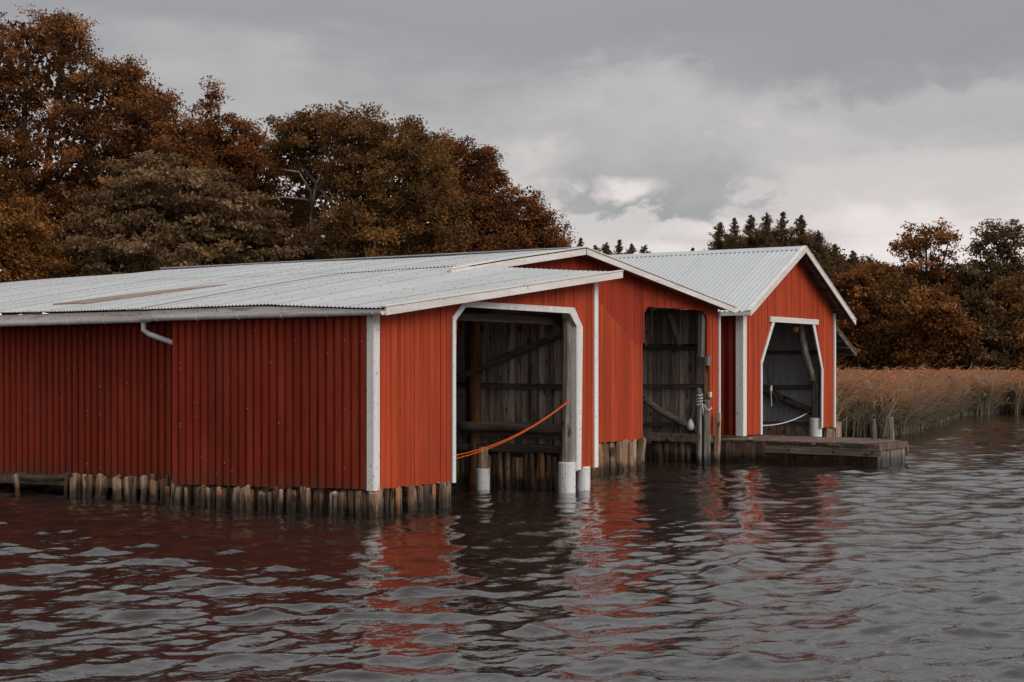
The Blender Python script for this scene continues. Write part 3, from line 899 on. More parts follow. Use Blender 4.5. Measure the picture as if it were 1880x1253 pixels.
MB().tube([(21.98, 2.22, .6), (21.95, 2.22, 1.3), (22.03, 2.22, 1.8), (22.0, 2.22, 2.3)], [.11, .10, .105, .085], 9, wob=.12).obj('door_post', POST, Cc)
MB().tube([(21.95, 2.28, 1.9), (21.55, 2.34, 2.6), (21.25, 2.36, 3.45)], [.10, .10, .095], 9, wob=.08).obj('brace', POST, Cc)
sleeve(Cc, 21.93, 2.2, -.6, .86, .17)
for xx in (22.45, 22.75, 23.02): pile(Cc, xx, 2.1, -.6, .58, .11, LOG_PALE)
MB().box(22.86, 23.28, 2.0, 2.25, .1, .72).obj('corner_pile', LOG, Cc)
for xx in (17.1, 17.5): pile(Cc, xx, 2.15, -.6, .55, .09, LOG_PALE)
# profiled roof
rfc = MB()
for yy in np.arange(1.75, 9.9, .9):
    rfc.bar((16.5, yy, zC(16.5, yy) - .085), (19.8, yy, zC(19.8, yy) - .085), .05, .09); rfc.bar((19.92, yy, zC(19.92, yy) - .085), (23.2, yy, zC(23.2, yy) - .085), .05, .09)
rfc = rfc.obj('roof', WOOD_Y, Cc)
def roof_sheet_c(y0, n, pitch, xa, xb, lift, x_mid=None):
    V = []; F = []
    for a, d in trapezoid(n, pitch, .024, .30, .14):
        V += [(xa, y0 + a, zC(xa, 0) + d + lift), (xb, y0 + a, zC(xb, 0) + d + lift)]
    for i in range(len(V) // 2 - 1): F.append((2 * i, 2 * i + 1, 2 * i + 3, 2 * i + 2))
    return mk('roof_sheet', V, F, ROOF_C, rfc)
for k in range(9):
    roof_sheet_c(1.66 + k * .93, 7, .133, 16.45, 19.84, .003 * (k % 2))
    roof_sheet_c(1.66 + k * .93, 7, .133, 23.30, 19.88, .003 * (k % 2))
# boarded underside of the roof
for s_, xa, xb in ((0, 16.6, 19.8), (1, 23.2, 19.92)):
    for k in range(12):
        a = xa + (xb - xa) * k / 12; c = xa + (xb - xa) * (k + 1) / 12 - (.02 if s_ == 0 else -.02)
        MB().hexa([(a, 1.70, zC(a, 0) - .04), (c, 1.70, zC(c, 0) - .04), (c, 10, zC(c, 0) - .04), (a, 10, zC(a, 0) - .04)],
                  [(a, 1.70, zC(a, 0) - .015), (c, 1.70, zC(c, 0) - .015), (c, 10, zC(c, 0) - .015), (a, 10, zC(a, 0) - .015)]).obj('roof_board', WOOD_Y, rfc)
MB().add([(19.68, 1.63, 5.245), (19.86, 1.63, 5.345), (20.04, 1.63, 5.245), (19.68, 10.05, 5.245), (19.86, 10.05, 5.345), (20.04, 10.05, 5.245),
          (19.68, 1.63, 5.235), (19.86, 1.63, 5.335), (20.04, 1.63, 5.235), (19.68, 10.05, 5.235), (19.86, 10.05, 5.335), (20.04, 10.05, 5.235)],
         [(0, 1, 4, 3), (1, 2, 5, 4), (6, 9, 10, 7), (7, 10, 11, 8), (0, 6, 7, 1), (1, 7, 8, 2), (0, 3, 9, 6), (2, 8, 11, 5)]).obj('ridge_cap', ROOF_C, Cc)
along_rake('bargeboard', Cc, WHITE_X, zC, 0, [16.50, 19.855], 1.595, 1.63, .15, .02)
along_rake('bargeboard', Cc, WHITE_X, zC, 0, [19.865, 23.33], 1.595, 1.63, .15, .02)
along_rake('verge_strip', Cc, WHITE_X, zC, 0, [16.46, 19.858], 1.585, 1.70, .018, .04)
along_rake('verge_strip', Cc, WHITE_X, zC, 0, [19.862, 23.36], 1.585, 1.70, .018, .04)
board('fascia', Cc, WHITE_X, (16.47, 1.6, zC(16.47, 0) - .05), (16.47, 10, zC(16.47, 0) - .05), .025, .09)
# low lean-to roof along its right side, further back
lt = MB().hexa([(22.82, 2.15, 3.60), (24.9, 2.15, 2.62), (24.9, 8, 2.62), (22.82, 8, 3.60)], [(22.82, 2.15, 3.63), (24.9, 2.15, 2.65), (24.9, 8, 2.65), (22.82, 8, 3.63)]).obj('lean_to_roof', WOOD_Y, Cc)
for k in range(6):
    yy = 2.2 + k * 1.1
    MB().bar((22.82, yy, 3.54), (24.85, yy, 2.58), .07, .1).obj('rafter', WOOD_Y, lt)
for k in range(5):
    xx = 23.0 + k * .42
    MB().bar((xx, 2.12, 3.60 - (xx - 22.82) * .471 - .13), (xx, 8, 3.60 - (xx - 22.82) * .471 - .13), .06, .05).obj('purlin', WOOD_Y, lt)
for yy in (4.4, 7.8): MB().tube([(24.6, yy, -.4), (24.6, yy, 2.7)], .07, 8).obj('lean_to_post', LOG_PALE, Cc)

# ------------------------------------------------------------------ dock
D = empty('dock', (16.5, 0, 0), 'low weathered wooden dock in front of the right-hand boathouse', 'dock')
y = -1.84
while y < 2.0:
    w_ = random.uniform(.12, .17)
    xr = 17.36 + max(0, min(1, (y + 1.84) / 1.0)) * .9
    MB().box(15.58 + jit(.03), xr + jit(.03), y + .004, y + w_ - .006, .485 + jit(.006), .52 + jit(.004)).obj('deck_board', DECK, D)
    y += w_
y = 2.12
while y > -1.86:
    w_ = random.uniform(.11, .16)
    MB().box(15.60 + jit(.012), 15.645, y - w_ + .006, y, -.6, .47 + jit(.01) - (0 if y > .7 else .005)).obj('face_plank', DOCKWOOD, D)
    y -= w_
x = 15.66
while x < 17.40:
    w_ = random.uniform(.17, .26)
    MB().box(x + .008, min(17.42, x + w_), -1.885 + jit(.01), -1.85, -.6, .38).obj('face_plank', POST, D)
    x += w_
board('rail', D, DOCKWOOD, (15.62, -1.9, .43), (17.48, -1.9, .43), .05, .14)
board('rub_rail', D, bare_wood('rub_rail_wood', (.34, .28, .24), (.2, .15, .12), (.08, .06, .05), axis='y'), (15.54, .78, .335), (15.54, -2.0, .305), .09, .16)
board('hose_rail', D, IRON, (15.555, .8, .452), (15.555, -1.6, .44), .03, .02)
for yy in (.2, -.9, -1.8): MB().box(15.485, 15.496, yy - .03, yy + .03, .29, .35).obj('bolt_plate', IRON, D)
MB().box(17.42, 17.50, -1.93, -1.82, .18, .42).obj('corner_block', DOCKWOOD, D)
for xx, yy in ((17.3, -1.6), (17.3, .2), (18.1, -.6), (18.1, 1.5), (16.4, 1.5)): pile(D, xx, yy, -.6, .48, .1, LOG_PALE)
def leaning_post(name, label, x, y, z0, z1, r, lx, ly, mat, cat='post', group=None, n=8):
    b = MB().tube([(x, y, z0), (x + lx * .5, y + ly * .5, (z0 + z1) / 2), (x + lx, y + ly, z1 - .02), (x + lx, y + ly, z1)], [r * 1.05, r, r * .95, r * .75], n, wob=.12)
    return b.obj(name, mat, None, label=label, cat=cat, group=group, origin=(x, y, z0))
leaning_post('mooring_post', 'short grey mooring post on the dock, left of the end pair', 17.70, -1.02, .515, 1.0, .07, -.02, .02, POST, group='mooring posts')
leaning_post('mooring_post', 'short leaning mooring post nearest the dock end', 18.45, -1.22, -.4, 1.03, .078, -.06, .05, POST, group='mooring posts')
leaning_post('mooring_post', 'tall pale mooring post wound with white rope before middle opening', 14.42, 1.92, -.6, 1.74, .062, -.03, .0, POST, group='mooring posts')
leaning_post('mooring_post', 'broad split mooring post close behind the rope-wound one', 14.78, 1.93, -.6, 1.46, .115, .0, .0, POST, group='mooring posts', n=5)
leaning_post('mooring_post', 'dark slim mooring post leaning beside the dock face', 15.12, 1.84, -.6, 1.16, .075, .12, .0, LOG_PALE, group='mooring posts', n=4)

# ------------------------------------------------------------------ ropes, floats, loose wood
b = MB()
turns = [(14.40 + math.cos(t) * .074, 1.92 + math.sin(t) * .074, 1.32 + t * .011 + jit(.012)) for t in np.linspace(0, 26, 90)]
b.tube(turns, .012, 5)
b.tube([(14.5, 1.85, 1.35), (14.62, 1.80, 1.22), (14.8, 1.8, 1.27), (14.9, 1.86, 1.3)], .014, 5)
b.tube([(14.36, 1.82, 1.4), (14.33, 1.79, 1.25), (14.37, 1.8, 1.12)], .015, 5)
b.obj('rope_coil', ROPE_W, None, smooth=True, label='white rope wound round the pale mooring post', cat='rope', origin=(14.4, 1.92, 1.3))
b = MB()
n_ = 14; prof = [(0.02, .25), (.05, .22), (.07, .17), (.115, .1), (.13, .02), (.115, -.06), (.07, -.115), (.01, -.135)]
V = []; F = []
for i, (r, z) in enumerate(prof):
    for k in range(n_):
        t = 2 * math.pi * k / n_
        V.append((14.72 + r * .68 * math.cos(t), 2.3 + r * .68 * math.sin(t), .84 + z * .72))
for i in range(len(prof) - 1):
    for k in range(n_): F.append((i * n_ + k, i * n_ + (k + 1) % n_, (i + 1) * n_ + (k + 1) % n_, (i + 1) * n_ + k))
fl = empty('fender_float', (14.72, 2.3, .75), 'white teardrop fender float hanging inside the middle opening', 'float')
mk('body', V, F, FLOAT_W, fl, smooth=True)
MB().tube([(14.72, 2.3, 1.0), (14.7, 2.18, 1.3), (14.55, 2.02, 1.46)], .012, 5).obj('cord', ROPE_G, fl)
def sag(p0, p1, s, n=16):
    p0 = np.array(p0); p1 = np.array(p1)
    return [tuple(p0 + (p1 - p0) * t + np.array((0, 0, -4 * s * t * (1 - t)))) for t in np.linspace(0, 1, n)]
rp = MB().tube(sag((1.99, .03, .80), (5.56, .03, 1.62), .16), .0095, 6).tube(sag((1.99, .03, .745), (5.56, .03, 1.60), .145), .0095, 6)
rp.obj('mooring_rope', ROPE_O, None, smooth=True, label='doubled orange rope sagging across the nearest boathouse opening', cat='rope', origin=(2, 0, .8))
MB().tube([(6.0, 2.95, 1.12), (5.98, 2.4, 1.09), (6.02, 1.6, 1.12), (6.0, .9, 1.08), (6.02, .3, 1.1)], [.085, .10, .09, .095, .085], 9, wob=.1).obj('driftwood_log', bare_wood('bleached_log', (.30, .24, .20), (.19, .15, .12), (.08, .06, .05), axis='y'), None, smooth=True, label='knotty grey log resting on the ledge inside nearest boathouse', cat='log', origin=(6, 1.6, 1.0))
MB().tube(sag((18.0, 2.2, .78), (22.25, 2.5, 1.02), .13), .016, 6).obj('mooring_rope', ROPE_W, None, smooth=True, label='white rope slung low across the right-hand boathouse opening', cat='rope', origin=(18, 2.2, .8))
ho = empty('hoist_tackle', (19.6, 2.45, 3.4), 'dark rope tackle hanging inside the right-hand boathouse opening', 'tackle')
MB().tube([(19.05, 2.5, 3.4), (19.35, 2.6, 2.5), (20.1, 2.7, 1.7)], .014, 5).obj('rope', IRON, ho)
MB().tube([(19.30, 2.5, 3.4), (19.55, 2.6, 2.5), (20.15, 2.7, 1.72)], .014, 5).obj('rope', IRON, ho)
MB().tube([(20.1, 2.7, 1.68), (20.75, 2.75, 1.25), (21.2, 2.75, .98), (21.5, 2.7, .93)], .02, 5).obj('rope', IRON, ho)
MB().tube([(20.12, 2.7, 1.75), (20.13, 2.7, 1.6)], .04, 8).obj('pulley_block', ROPE_W, ho)
MB().tube([(20.13, 2.7, 1.6), (20.18, 2.7, 1.2)], .012, 5).obj('loose_end', ROPE_W, ho)
MB().tube([(19.0, 2.5, 3.36), (19.35, 2.5, 3.36)], .035, 8).obj('pulley_block', IRON, ho)
V = []; F = []
nn, mm = 14, 9
for i in range(mm + 1):
    p = math.pi * i / mm
    for k in range(nn):
        t = 2 * math.pi * k / nn
        V.append((20.9 + .105 * math.sin(p) * math.cos(t), 2.36 + .105 * math.sin(p) * math.sin(t), 3.24 + .1 * math.cos(p)))
for i in range(mm):
    for k in range(nn): F.append((i * nn + k, i * nn + (k + 1) % nn, (i + 1) * nn + (k + 1) % nn, (i + 1) * nn + k))
nf_ = empty('net_float', (20.9, 2.36, 3.05), 'round orange-brown float hung at the top of right-hand opening', 'float')
mk('body', V, F, FLOAT_O, nf_, smooth=True)
MB().tube([(20.9, 2.36, 3.32), (20.9, 2.36, 3.56)], .012, 5).obj('cord', ROPE_G, nf_)

# ------------------------------------------------------------------ trees
def leaf_quads(rng, pos, size, out, droop=.3, aspect=.55):
    n = len(pos)
    nrm = rng.normal(0, 1, (n, 3)) + out * .5 + np.array((0, 0, .55))
    nrm /= np.linalg.norm(nrm, axis=1, keepdims=True) + 1e-9
    t = rng.normal(0, 1, (n, 3)); t[:, 2] -= droop
    t -= nrm * (t * nrm).sum(1, keepdims=True); t /= np.linalg.norm(t, axis=1, keepdims=True) + 1e-9
    b = np.cross(nrm, t)
    s = (size * rng.uniform(.6, 1.3, n))[:, None]
    V = np.stack([pos - t * s * .5, pos + b * s * aspect * .5, pos + t * s * .5, pos - b * s * aspect * .5], 1)
    return V.reshape(-1, 3)

def set_tint(o, tint):
    a = o.data.attributes.new('tint', 'FLOAT', 'FACE')
    a.data.foreach_set('value', tint.astype(np.float32))

def tubes(paths):
    """many thin tapering tubes in one go: list of (points, radii, sides)"""
    b = MB()
    for p, r, n in paths: b.tube(p, r, n, cap=False)
    return b

def make_tree(name, label, cat, base, lobes, mat, seed, clumps=420, per=110, clump_r=.40, leaf=.112, bark=None, trunk_r=.25, gaps=.35, group=None, shell=.55, flat=.6, twigs=.5, limbs=(), heart=1.0):
    """lobes: (centre, radii) ellipsoids that the crown fills"""
    rng = np.random.default_rng(seed)
    base = np.array(base, float)
    root = empty(name, base, label, cat, group)
    vol = np.array([r[0] * r[1] * r[2] for _, r in lobes]) ** (2 / 3)
    cnt = np.maximum(6, (clumps * vol / vol.sum()).astype(int))
    C = []; O = []
    ph = rng.uniform(0, 6.28, (5, 3)); kv = rng.normal(0, 1.0, (5, 3))
    for (c, r), n in zip(lobes, cnt):
        c = np.array(c); r = np.array(r)
        m = n * 3
        d = rng.normal(0, 1, (m, 3)); d /= np.linalg.norm(d, axis=1, keepdims=True)
        rad = rng.uniform(shell ** 3, 1.12, m) ** (1 / 3)
        bump = 1 + .13 * np.sin(d @ np.array((5.1, 3.3, 4.2)) * 1.7 + seed) + .10 * np.sin(d @ np.array((-7.3, 8.1, 6.2)) + seed * 2)
        p = c + d * r * (rad * bump)[:, None]
        f = np.zeros(m)
        for q in range(5): f += np.sin(p @ kv[q] * 1.1 + ph[q, 0])
        keep = (f / 5 > -1 + gaps * 1.1 - rng.uniform(0, .5, m)) & (p[:, 2] > base[2] + .3)
        # drop clumps buried deep inside another lobe
        for c2, r2 in lobes:
            if c2 is c: continue
            keep &= (((p - np.array(c2)) / np.array(r2)) ** 2).sum(1) > .22
        p = p[keep][:n]; dd = d[keep][:n]
        C.append(p); O.append(dd)
    C = np.concatenate(C); O = np.concatenate(O)
    k = len(C)
    npc = np.maximum(12, (per * 1.12 * rng.uniform(.5, 1.35, k)).astype(int))
    idx = np.repeat(np.arange(k), npc)
    cr = clump_r * rng.uniform(.65, 1.35, k)
    off = np.clip(rng.normal(0, .5, (len(idx), 3)), -.95, .95) * cr[idx][:, None]; off[:, 2] *= flat
    pos = C[idx] + off
    V = leaf_quads(rng, pos, leaf, O[idx])
    # inner foliage that closes the heart of each lobe
    hp = []
    for (c, r) in lobes:
        m = int(heart * 90 * (r[0] * r[1] * r[2]) ** (2 / 3) / leaf ** .5)
        d = rng.normal(0, 1, (m, 3)); d /= np.linalg.norm(d, axis=1, keepdims=True)
        p = np.array(c) + d * np.array(r) * (rng.uniform(.05, .62, m) ** (1 / 2))[:, None]
        hp.append(p[p[:, 2] > base[2] + .3])
    hp = np.concatenate(hp)
    V = np.concatenate([V, leaf_quads(rng, hp, leaf * 2.0, hp * 0, aspect=.75)])
    F = np.arange(len(V), dtype=np.int32).reshape(-1, 4)
    crown = mk('crown', V, F, mat, root)
    ct = rng.normal(.47, .25, k)
    set_tint(crown, np.concatenate([np.clip(ct[idx] + rng.normal(0, .13, len(idx)), 0, 1), np.clip(rng.normal(.3, .15, len(hp)), 0, 1)]))
    # trunk and limbs
    bark = bark or BARK
    top = np.average([c for c, _ in lobes], axis=0, weights=vol)
    fork = base + (top - base) * .55; fork[2] = base[2] + (top[2] - base[2]) * .6
    paths = []
    mid = base + (fork - base) * .5 + rng.normal(0, .15, 3)
    tp = [base - np.array((0, 0, .4)), mid, fork]
    MB().tube(tp, [trunk_r * 1.25, trunk_r, trunk_r * .8], 9, wob=.05).obj('trunk', bark, root, smooth=True)
    ends = []
    for c, r in lobes:
        c = np.array(c)
        m1 = fork + (c - fork) * .45 + rng.normal(0, .25, 3); m1[2] += .2
        paths.append(([fork, m1, c, c + (c - m1) * .12], [trunk_r * .55, trunk_r * .38, trunk_r * .2, trunk_r * .08], 6))
        ends += [m1, (m1 + c) / 2, c]
    nodes = np.concatenate([np.array(ends), C]); ne = len(ends)
    order = np.argsort(((C - fork) ** 2).sum(1))
    ready = np.zeros(len(nodes), bool); ready[:ne] = True
    for q in order:
        p = C[q]
        d2 = ((nodes - p) ** 2).sum(1); d2[~ready] = 1e9
        j = int(np.argmin(d2)); ready[ne + q] = True
        a = nodes[j]; mm_ = (a + p) / 2 + rng.normal(0, .10, 3)
        r_ = .03 if j < ne else .018
        paths.append(([a, mm_, p], [r_, r_ * .75, r_ * .5], 3))
    for pth, r0 in limbs:
        MB().tube(pth, list(np.linspace(r0, r0 * .35, len(pth))), 7, wob=.1).obj('bare_limb', bark, root, smooth=True)
    tubes(paths).obj('branches', bark, root, smooth=True)
    return root

def lob(px, py, D_, rx, ry, depth=None):
    """a crown lobe D_ metres away with half width rx and half height ry given in photograph pixels"""
    k = D_ / FPX
    return (at(px, py, D_), (rx * k, (depth or rx * .9) * k, ry * k))

OAK = leaf_mat('brown_oak_leaves', [(0.057, 0.0275, 0.014), (0.1494, 0.0643, 0.0249), (0.2615, 0.1075, 0.0377), (0.4393, 0.1914, 0.0634)])
OAK2 = leaf_mat('russet_leaves', [(0.0551, 0.0255, 0.0139), (0.1369, 0.0536, 0.0223), (0.2319, 0.0869, 0.0323), (0.3553, 0.1351, 0.0466)])
GREYLEAF = leaf_mat('grey_brown_leaves', [(0.0585, 0.0363, 0.0187), (0.1346, 0.0819, 0.0398), (0.2106, 0.1287, 0.0655), (0.3393, 0.2164, 0.1147)])
GREYLEAF2 = leaf_mat('thin_grey_brown_leaves', [(.05, .034, .018), (.11, .072, .036), (.17, .11, .056), (.25, .165, .09)])
OLIVE = leaf_mat('olive_brown_leaves', [(0.051, 0.029, 0.0131), (0.1248, 0.064, 0.0252), (0.2032, 0.1009, 0.0364), (0.314, 0.1551, 0.0528)])
BRIGHT = leaf_mat('orange_leaves', [(0.0574, 0.0263, 0.0108), (0.1529, 0.0668, 0.0229), (0.2673, 0.1164, 0.0359), (0.4396, 0.2017, 0.0599)])
DARKLEAF = leaf_mat('dark_brown_leaves', [(.035, .024, .013), (.080, .050, .024), (.13, .076, .034), (.20, .11, .046)])
NEEDLE = leaf_mat('pine_needles', [(.060, .042, .025), (.125, .078, .041), (.19, .110, .052), (.27, .150, .066)], .35)

def ground_at(px, D_):
    p = at(px, HOR, D_); p[2] = float(land_z(p[0], p[1])); return p

G1 = 'trees behind the boathouses'
Dd = 57
make_tree('oak_tree', 'tallest brown tree towering at the left edge of the woods', 'tree', ground_at(60, Dd),
          [lob(50, 120, Dd, 135, 100), lob(-90, 200, Dd, 140, 120), lob(185, 190, Dd, 105, 95), lob(280, 270, Dd, 95, 85), lob(90, 300, Dd, 150, 110), lob(-60, 380, Dd, 130, 110), lob(200, 380, Dd, 130, 90), lob(60, 450, Dd, 120, 60), lob(345, 330, Dd, 70, 60), lob(230, 140, Dd, 45, 35), lob(270, 190, Dd, 50, 40), lob(120, 70, Dd, 60, 45)],
          OAK, 3, clumps=900, per=115, gaps=.40, shell=.4, trunk_r=.38, group=G1)
Dd = 59
make_tree('oak_tree', 'russet tree with upright spiky top beside the tallest tree', 'tree', ground_at(400, Dd),
          [lob(388, 215, Dd, 26, 55), lob(300, 215, Dd, 28, 50), lob(440, 270, Dd, 52, 55), lob(345, 280, Dd, 65, 55), lob(400, 330, Dd, 85, 75), lob(480, 330, Dd, 45, 75), lob(470, 420, Dd, 80, 60)],
          OAK2, 5, clumps=460, per=105, gaps=.42, trunk_r=.25, group=G1)
Dd = 54
limbs = [([at(575, 400, Dd), at(570, 350, Dd - .4), at(548, 316, Dd - .8), at(522, 312, Dd - 1)], .06), ([at(575, 372, Dd), at(556, 366, Dd - .8), at(520, 362, Dd - 1), at(487, 367, Dd - 1.2)], .05),
         ([at(600, 330, Dd), at(612, 296, Dd - 1), at(622, 268, Dd - 1.2)], .045), ([at(575, 470, Dd), at(572, 400, Dd), at(580, 340, Dd), at(600, 300, Dd)], .085)]
make_tree('oak_tree', 'broad brown tree with bare pale limbs showing, centre of the woods', 'tree', ground_at(640, Dd),
          [lob(590, 245, Dd + 1.5, 85, 45), lob(670, 265, Dd, 80, 58), lob(530, 275, Dd + 2, 40, 50), lob(740, 320, Dd - 1, 95, 85), lob(650, 345, Dd - 1, 60, 70), lob(790, 400, Dd - 1, 85, 80), lob(670, 430, Dd - 1.5, 90, 65), lob(540, 420, Dd + 3, 60, 60), lob(760, 270, Dd + 1, 55, 38), lob(580, 340, Dd + 4, 60, 60)],
          OLIVE, 7, clumps=680, per=115, gaps=.42, trunk_r=.17, bark=PALEBARK, group=G1, limbs=limbs)
Dd = 61
make_tree('oak_tree', 'russet tree stepping down to the right behind the roof ridge', 'tree', ground_at(880, Dd),
          [lob(835, 300, Dd, 55, 55), lob(885, 320, Dd, 45, 48), lob(820, 380, Dd, 70, 70), lob(900, 390, Dd, 62, 55), lob(960, 400, Dd, 50, 48), lob(1000, 432, Dd, 38, 32), lob(920, 455, Dd, 100, 40), lob(1025, 455, Dd, 22, 20)],
          OAK2, 9, clumps=520, per=95, gaps=.45, clump_r=.40, trunk_r=.25, group=G1)
Dd = 52
make_tree('maple_tree', 'lower rounded grey-brown tree in front of the taller woods', 'tree', ground_at(330, Dd),
          [lob(320, 370, Dd, 120, 75), lob(215, 410, Dd, 90, 65), lob(430, 420, Dd, 95, 65), lob(300, 465, Dd, 190, 55), lob(165, 465, Dd, 60, 50), lob(510, 455, Dd, 50, 42), lob(330, 520, Dd, 200, 50)],
          GREYLEAF, 13, clumps=620, per=110, gaps=.15, clump_r=.46, leaf=.15, flat=.35, trunk_r=.2, group=G1)
Dd = 50
make_tree('birch_tree', 'bright orange tree in the lower left corner above the roof', 'tree', ground_at(10, Dd),
          [lob(20, 430, Dd, 70, 70), lob(-60, 400, Dd, 80, 90), lob(70, 480, Dd, 55, 45), lob(5, 360, Dd, 28, 40), lob(100, 500, Dd, 35, 30), lob(20, 520, Dd, 110, 50)],
          BRIGHT, 17, clumps=300, per=110, gaps=.35, clump_r=.38, trunk_r=.13, group=G1)
Dd = 63
make_tree('oak_tree', 'orange-brown tree glimpsed between the tallest and the spiky tree', 'tree', ground_at(260, Dd),
          [lob(270, 290, Dd, 90, 70), lob(330, 330, Dd, 90, 70), lob(250, 380, Dd, 120, 80), lob(470, 400, Dd, 100, 80)],
          BRIGHT, 19, clumps=240, per=90, gaps=.35, trunk_r=.2, group=G1)
Dd = 66
make_tree('oak_tree', 'dark undergrowth tree low behind the central woods', 'tree', ground_at(640, Dd),
          [lob(560, 450, Dd, 120, 60), lob(700, 460, Dd, 120, 55), lob(850, 465, Dd, 100, 45), lob(450, 460, Dd, 90, 60), lob(960, 470, Dd, 70, 30)],
          DARKLEAF, 21, clumps=260, per=90, gaps=.2, clump_r=.5, leaf=.18, trunk_r=.2, group=G1)

# ----- right-hand woods beyond the reeds
G2 = 'trees beyond the reeds'
right = [
    (1575, 540, 104, [(1570, 545, 48, 45), (1545, 590, 45, 50), (1600, 585, 50, 55), (1575, 640, 70, 50)], 'BR', 'rusty orange tree just right of the steep gable'),
    (1645, 560, 102, [(1640, 545, 45, 40), (1670, 590, 50, 50), (1620, 610, 45, 50), (1650, 645, 70, 45)], 'OL', 'rounded olive-brown tree second from the boathouse beyond the reeds'),
    (1715, 590, 100, [(1715, 570, 45, 42), (1745, 610, 45, 48), (1690, 620, 48, 45), (1720, 655, 70, 35)], 'OA', 'full brown tree mid-way along the reed bed'),
    (1790, 600, 101, [(1790, 580, 42, 45), (1815, 625, 45, 48), (1765, 630, 42, 42), (1790, 660, 65, 30)], 'DK', 'dark low tree to the right of the reed bed centre'),
    (1850, 600, 103, [(1850, 570, 50, 50), (1880, 620, 50, 50), (1830, 630, 45, 45), (1860, 660, 65, 30)], 'OL', 'olive-brown tree at the right edge above the reeds'),
    (1935, 590, 103, [(1935, 560, 60, 55), (1960, 620, 60, 50), (1910, 640, 55, 40)], 'OA', 'brown tree cut off by the right edge'),
    (1545, 505, 113, [(1520, 500, 40, 40), (1560, 500, 40, 30), (1600, 510, 40, 30), (1540, 550, 70, 50), (1620, 540, 50, 40)], 'DK', 'dark brown tree filling under the pines right of the gable'),
    (1400, 470, 116, [(1350, 470, 50, 28), (1410, 462, 50, 30), (1460, 462, 45, 30), (1510, 500, 40, 30), (1400, 500, 90, 40)], 'DK', 'dark brown crown showing between the pines behind the steep roof'),
    (1665, 500, 112, [(1650, 520, 60, 35), (1600, 520, 45, 28), (1720, 525, 60, 40), (1780, 530, 60, 40), (1850, 520, 60, 45), (1900, 540, 60, 50)], 'DK', 'dark tall undergrowth filling behind the right-hand trees'),
]
MT = {'BR': BRIGHT, 'OL': OLIVE, 'OA': OAK, 'DK': DARKLEAF}
for i, (px, py, Dd, ls, mt, lab) in enumerate(right):
    mat = MT[mt] if mt != 'BR' else OAK
    make_tree('broadleaf_tree', lab, 'tree', ground_at(px, Dd), [lob(a, b_, Dd + random.uniform(-2, 2), c, d_) for a, b_, c, d_ in ls], mat, 40 + i, clumps=230, per=75, gaps=.2, clump_r=.62, leaf=.24, trunk_r=.2, group=G2, twigs=.2)
Dd = 108
make_tree('broadleaf_tree', 'tall sparse orange-brown tree with open round crown against the sky', 'tree', ground_at(1705, Dd),
          [lob(1700, 435, Dd, 48, 26), lob(1665, 455, Dd, 28, 28), lob(1740, 450, Dd, 26, 26), lob(1690, 485, Dd, 42, 22), lob(1720, 520, Dd, 40, 24)],
          OAK, 61, heart=.0, clumps=120, per=52, gaps=.55, clump_r=.50, leaf=.22, trunk_r=.22, group=G2, twigs=.8)
make_tree('broadleaf_tree', 'tall airy grey-brown tree at the right edge against the sky', 'tree', ground_at(1845, Dd + 2),
          [lob(1822, 425, Dd, 36, 24), lob(1862, 440, Dd, 26, 30), lob(1800, 470, Dd, 32, 26), lob(1845, 480, Dd, 38, 28), lob(1780, 505, Dd, 30, 22), lob(1872, 500, Dd, 25, 35), lob(1825, 530, Dd, 40, 30)],
          GREYLEAF2, 63, heart=.0, clumps=190, per=48, gaps=.55, clump_r=.50, leaf=.22, trunk_r=.24, group=G2, twigs=.8)
Dd = 106
make_tree('shrub', 'small vivid orange shrub top between the pines and the sparse tree', 'shrub', ground_at(1595, Dd),
          [lob(1600, 500, Dd, 42, 18), lob(1560, 515, Dd, 35, 18), lob(1640, 520, Dd, 30, 20)], BRIGHT, 67, clumps=70, per=60, gaps=.3, clump_r=.55, leaf=.22, trunk_r=.1, group=G2)

def pine_proto(seed, h=10.0, w=1.9, bare=.25, dens=1.0):
    rng = np.random.default_rng(seed)
    pos, out, br = [], [], []
    z = h * bare
    while z < h:
        t = (z - h * bare) / (h * (1 - bare))
        reach = w * (1 - t) ** .95 * (.6 + .4 * min(1, t * 5)) + .03
        for q in range(rng.integers(4, 7)):
            a = rng.uniform(0, 6.28); L_ = reach * rng.uniform(.35, 1.3)
            up = rng.uniform(-.1, .35) + .5 * t
            e = np.array((math.cos(a) * L_, math.sin(a) * L_, z + up * L_ * .7))
            s = np.array((0, 0, z))
            br.append(([s, (s + e) / 2 + np.array((0, 0, -.08)), e], [.05 * (1 - t) + .018, .025, .012], 3))
            for g in range(int(2 + L_ * 3.6 * dens)):
                c = s + (e - s) * rng.uniform(.12, 1.08)
                n = int((8 + 20 * min(1, L_)) * dens)
                p = c + rng.normal(0, 1, (n, 3)) * (.025 + .075 * min(1.6, L_))
                pos.append(p); out.append(np.tile((e - s) / (np.linalg.norm(e - s) + 1e-6), (n, 1)))
        z += rng.uniform(.13, .26) * (1.1 - .4 * t)
    P_ = np.concatenate(pos); O_ = np.concatenate(out)
    V = leaf_quads(rng, P_, .16, O_ + np.array((0, 0, .3)), droop=-.7, aspect=.28)
    F = np.arange(len(V), dtype=np.int32).reshape(-1, 4)
    tr = MB().tube([(0, 0, -.5), (.03, 0, h * .5), (0, 0.02, h)], [.17, .11, .02], 7)
    tb = tubes(br)
    tr.add(tb.v, tb.f)
    return V, F, tr, np.clip(rng.normal(.45, .2, len(F)), 0, 1)

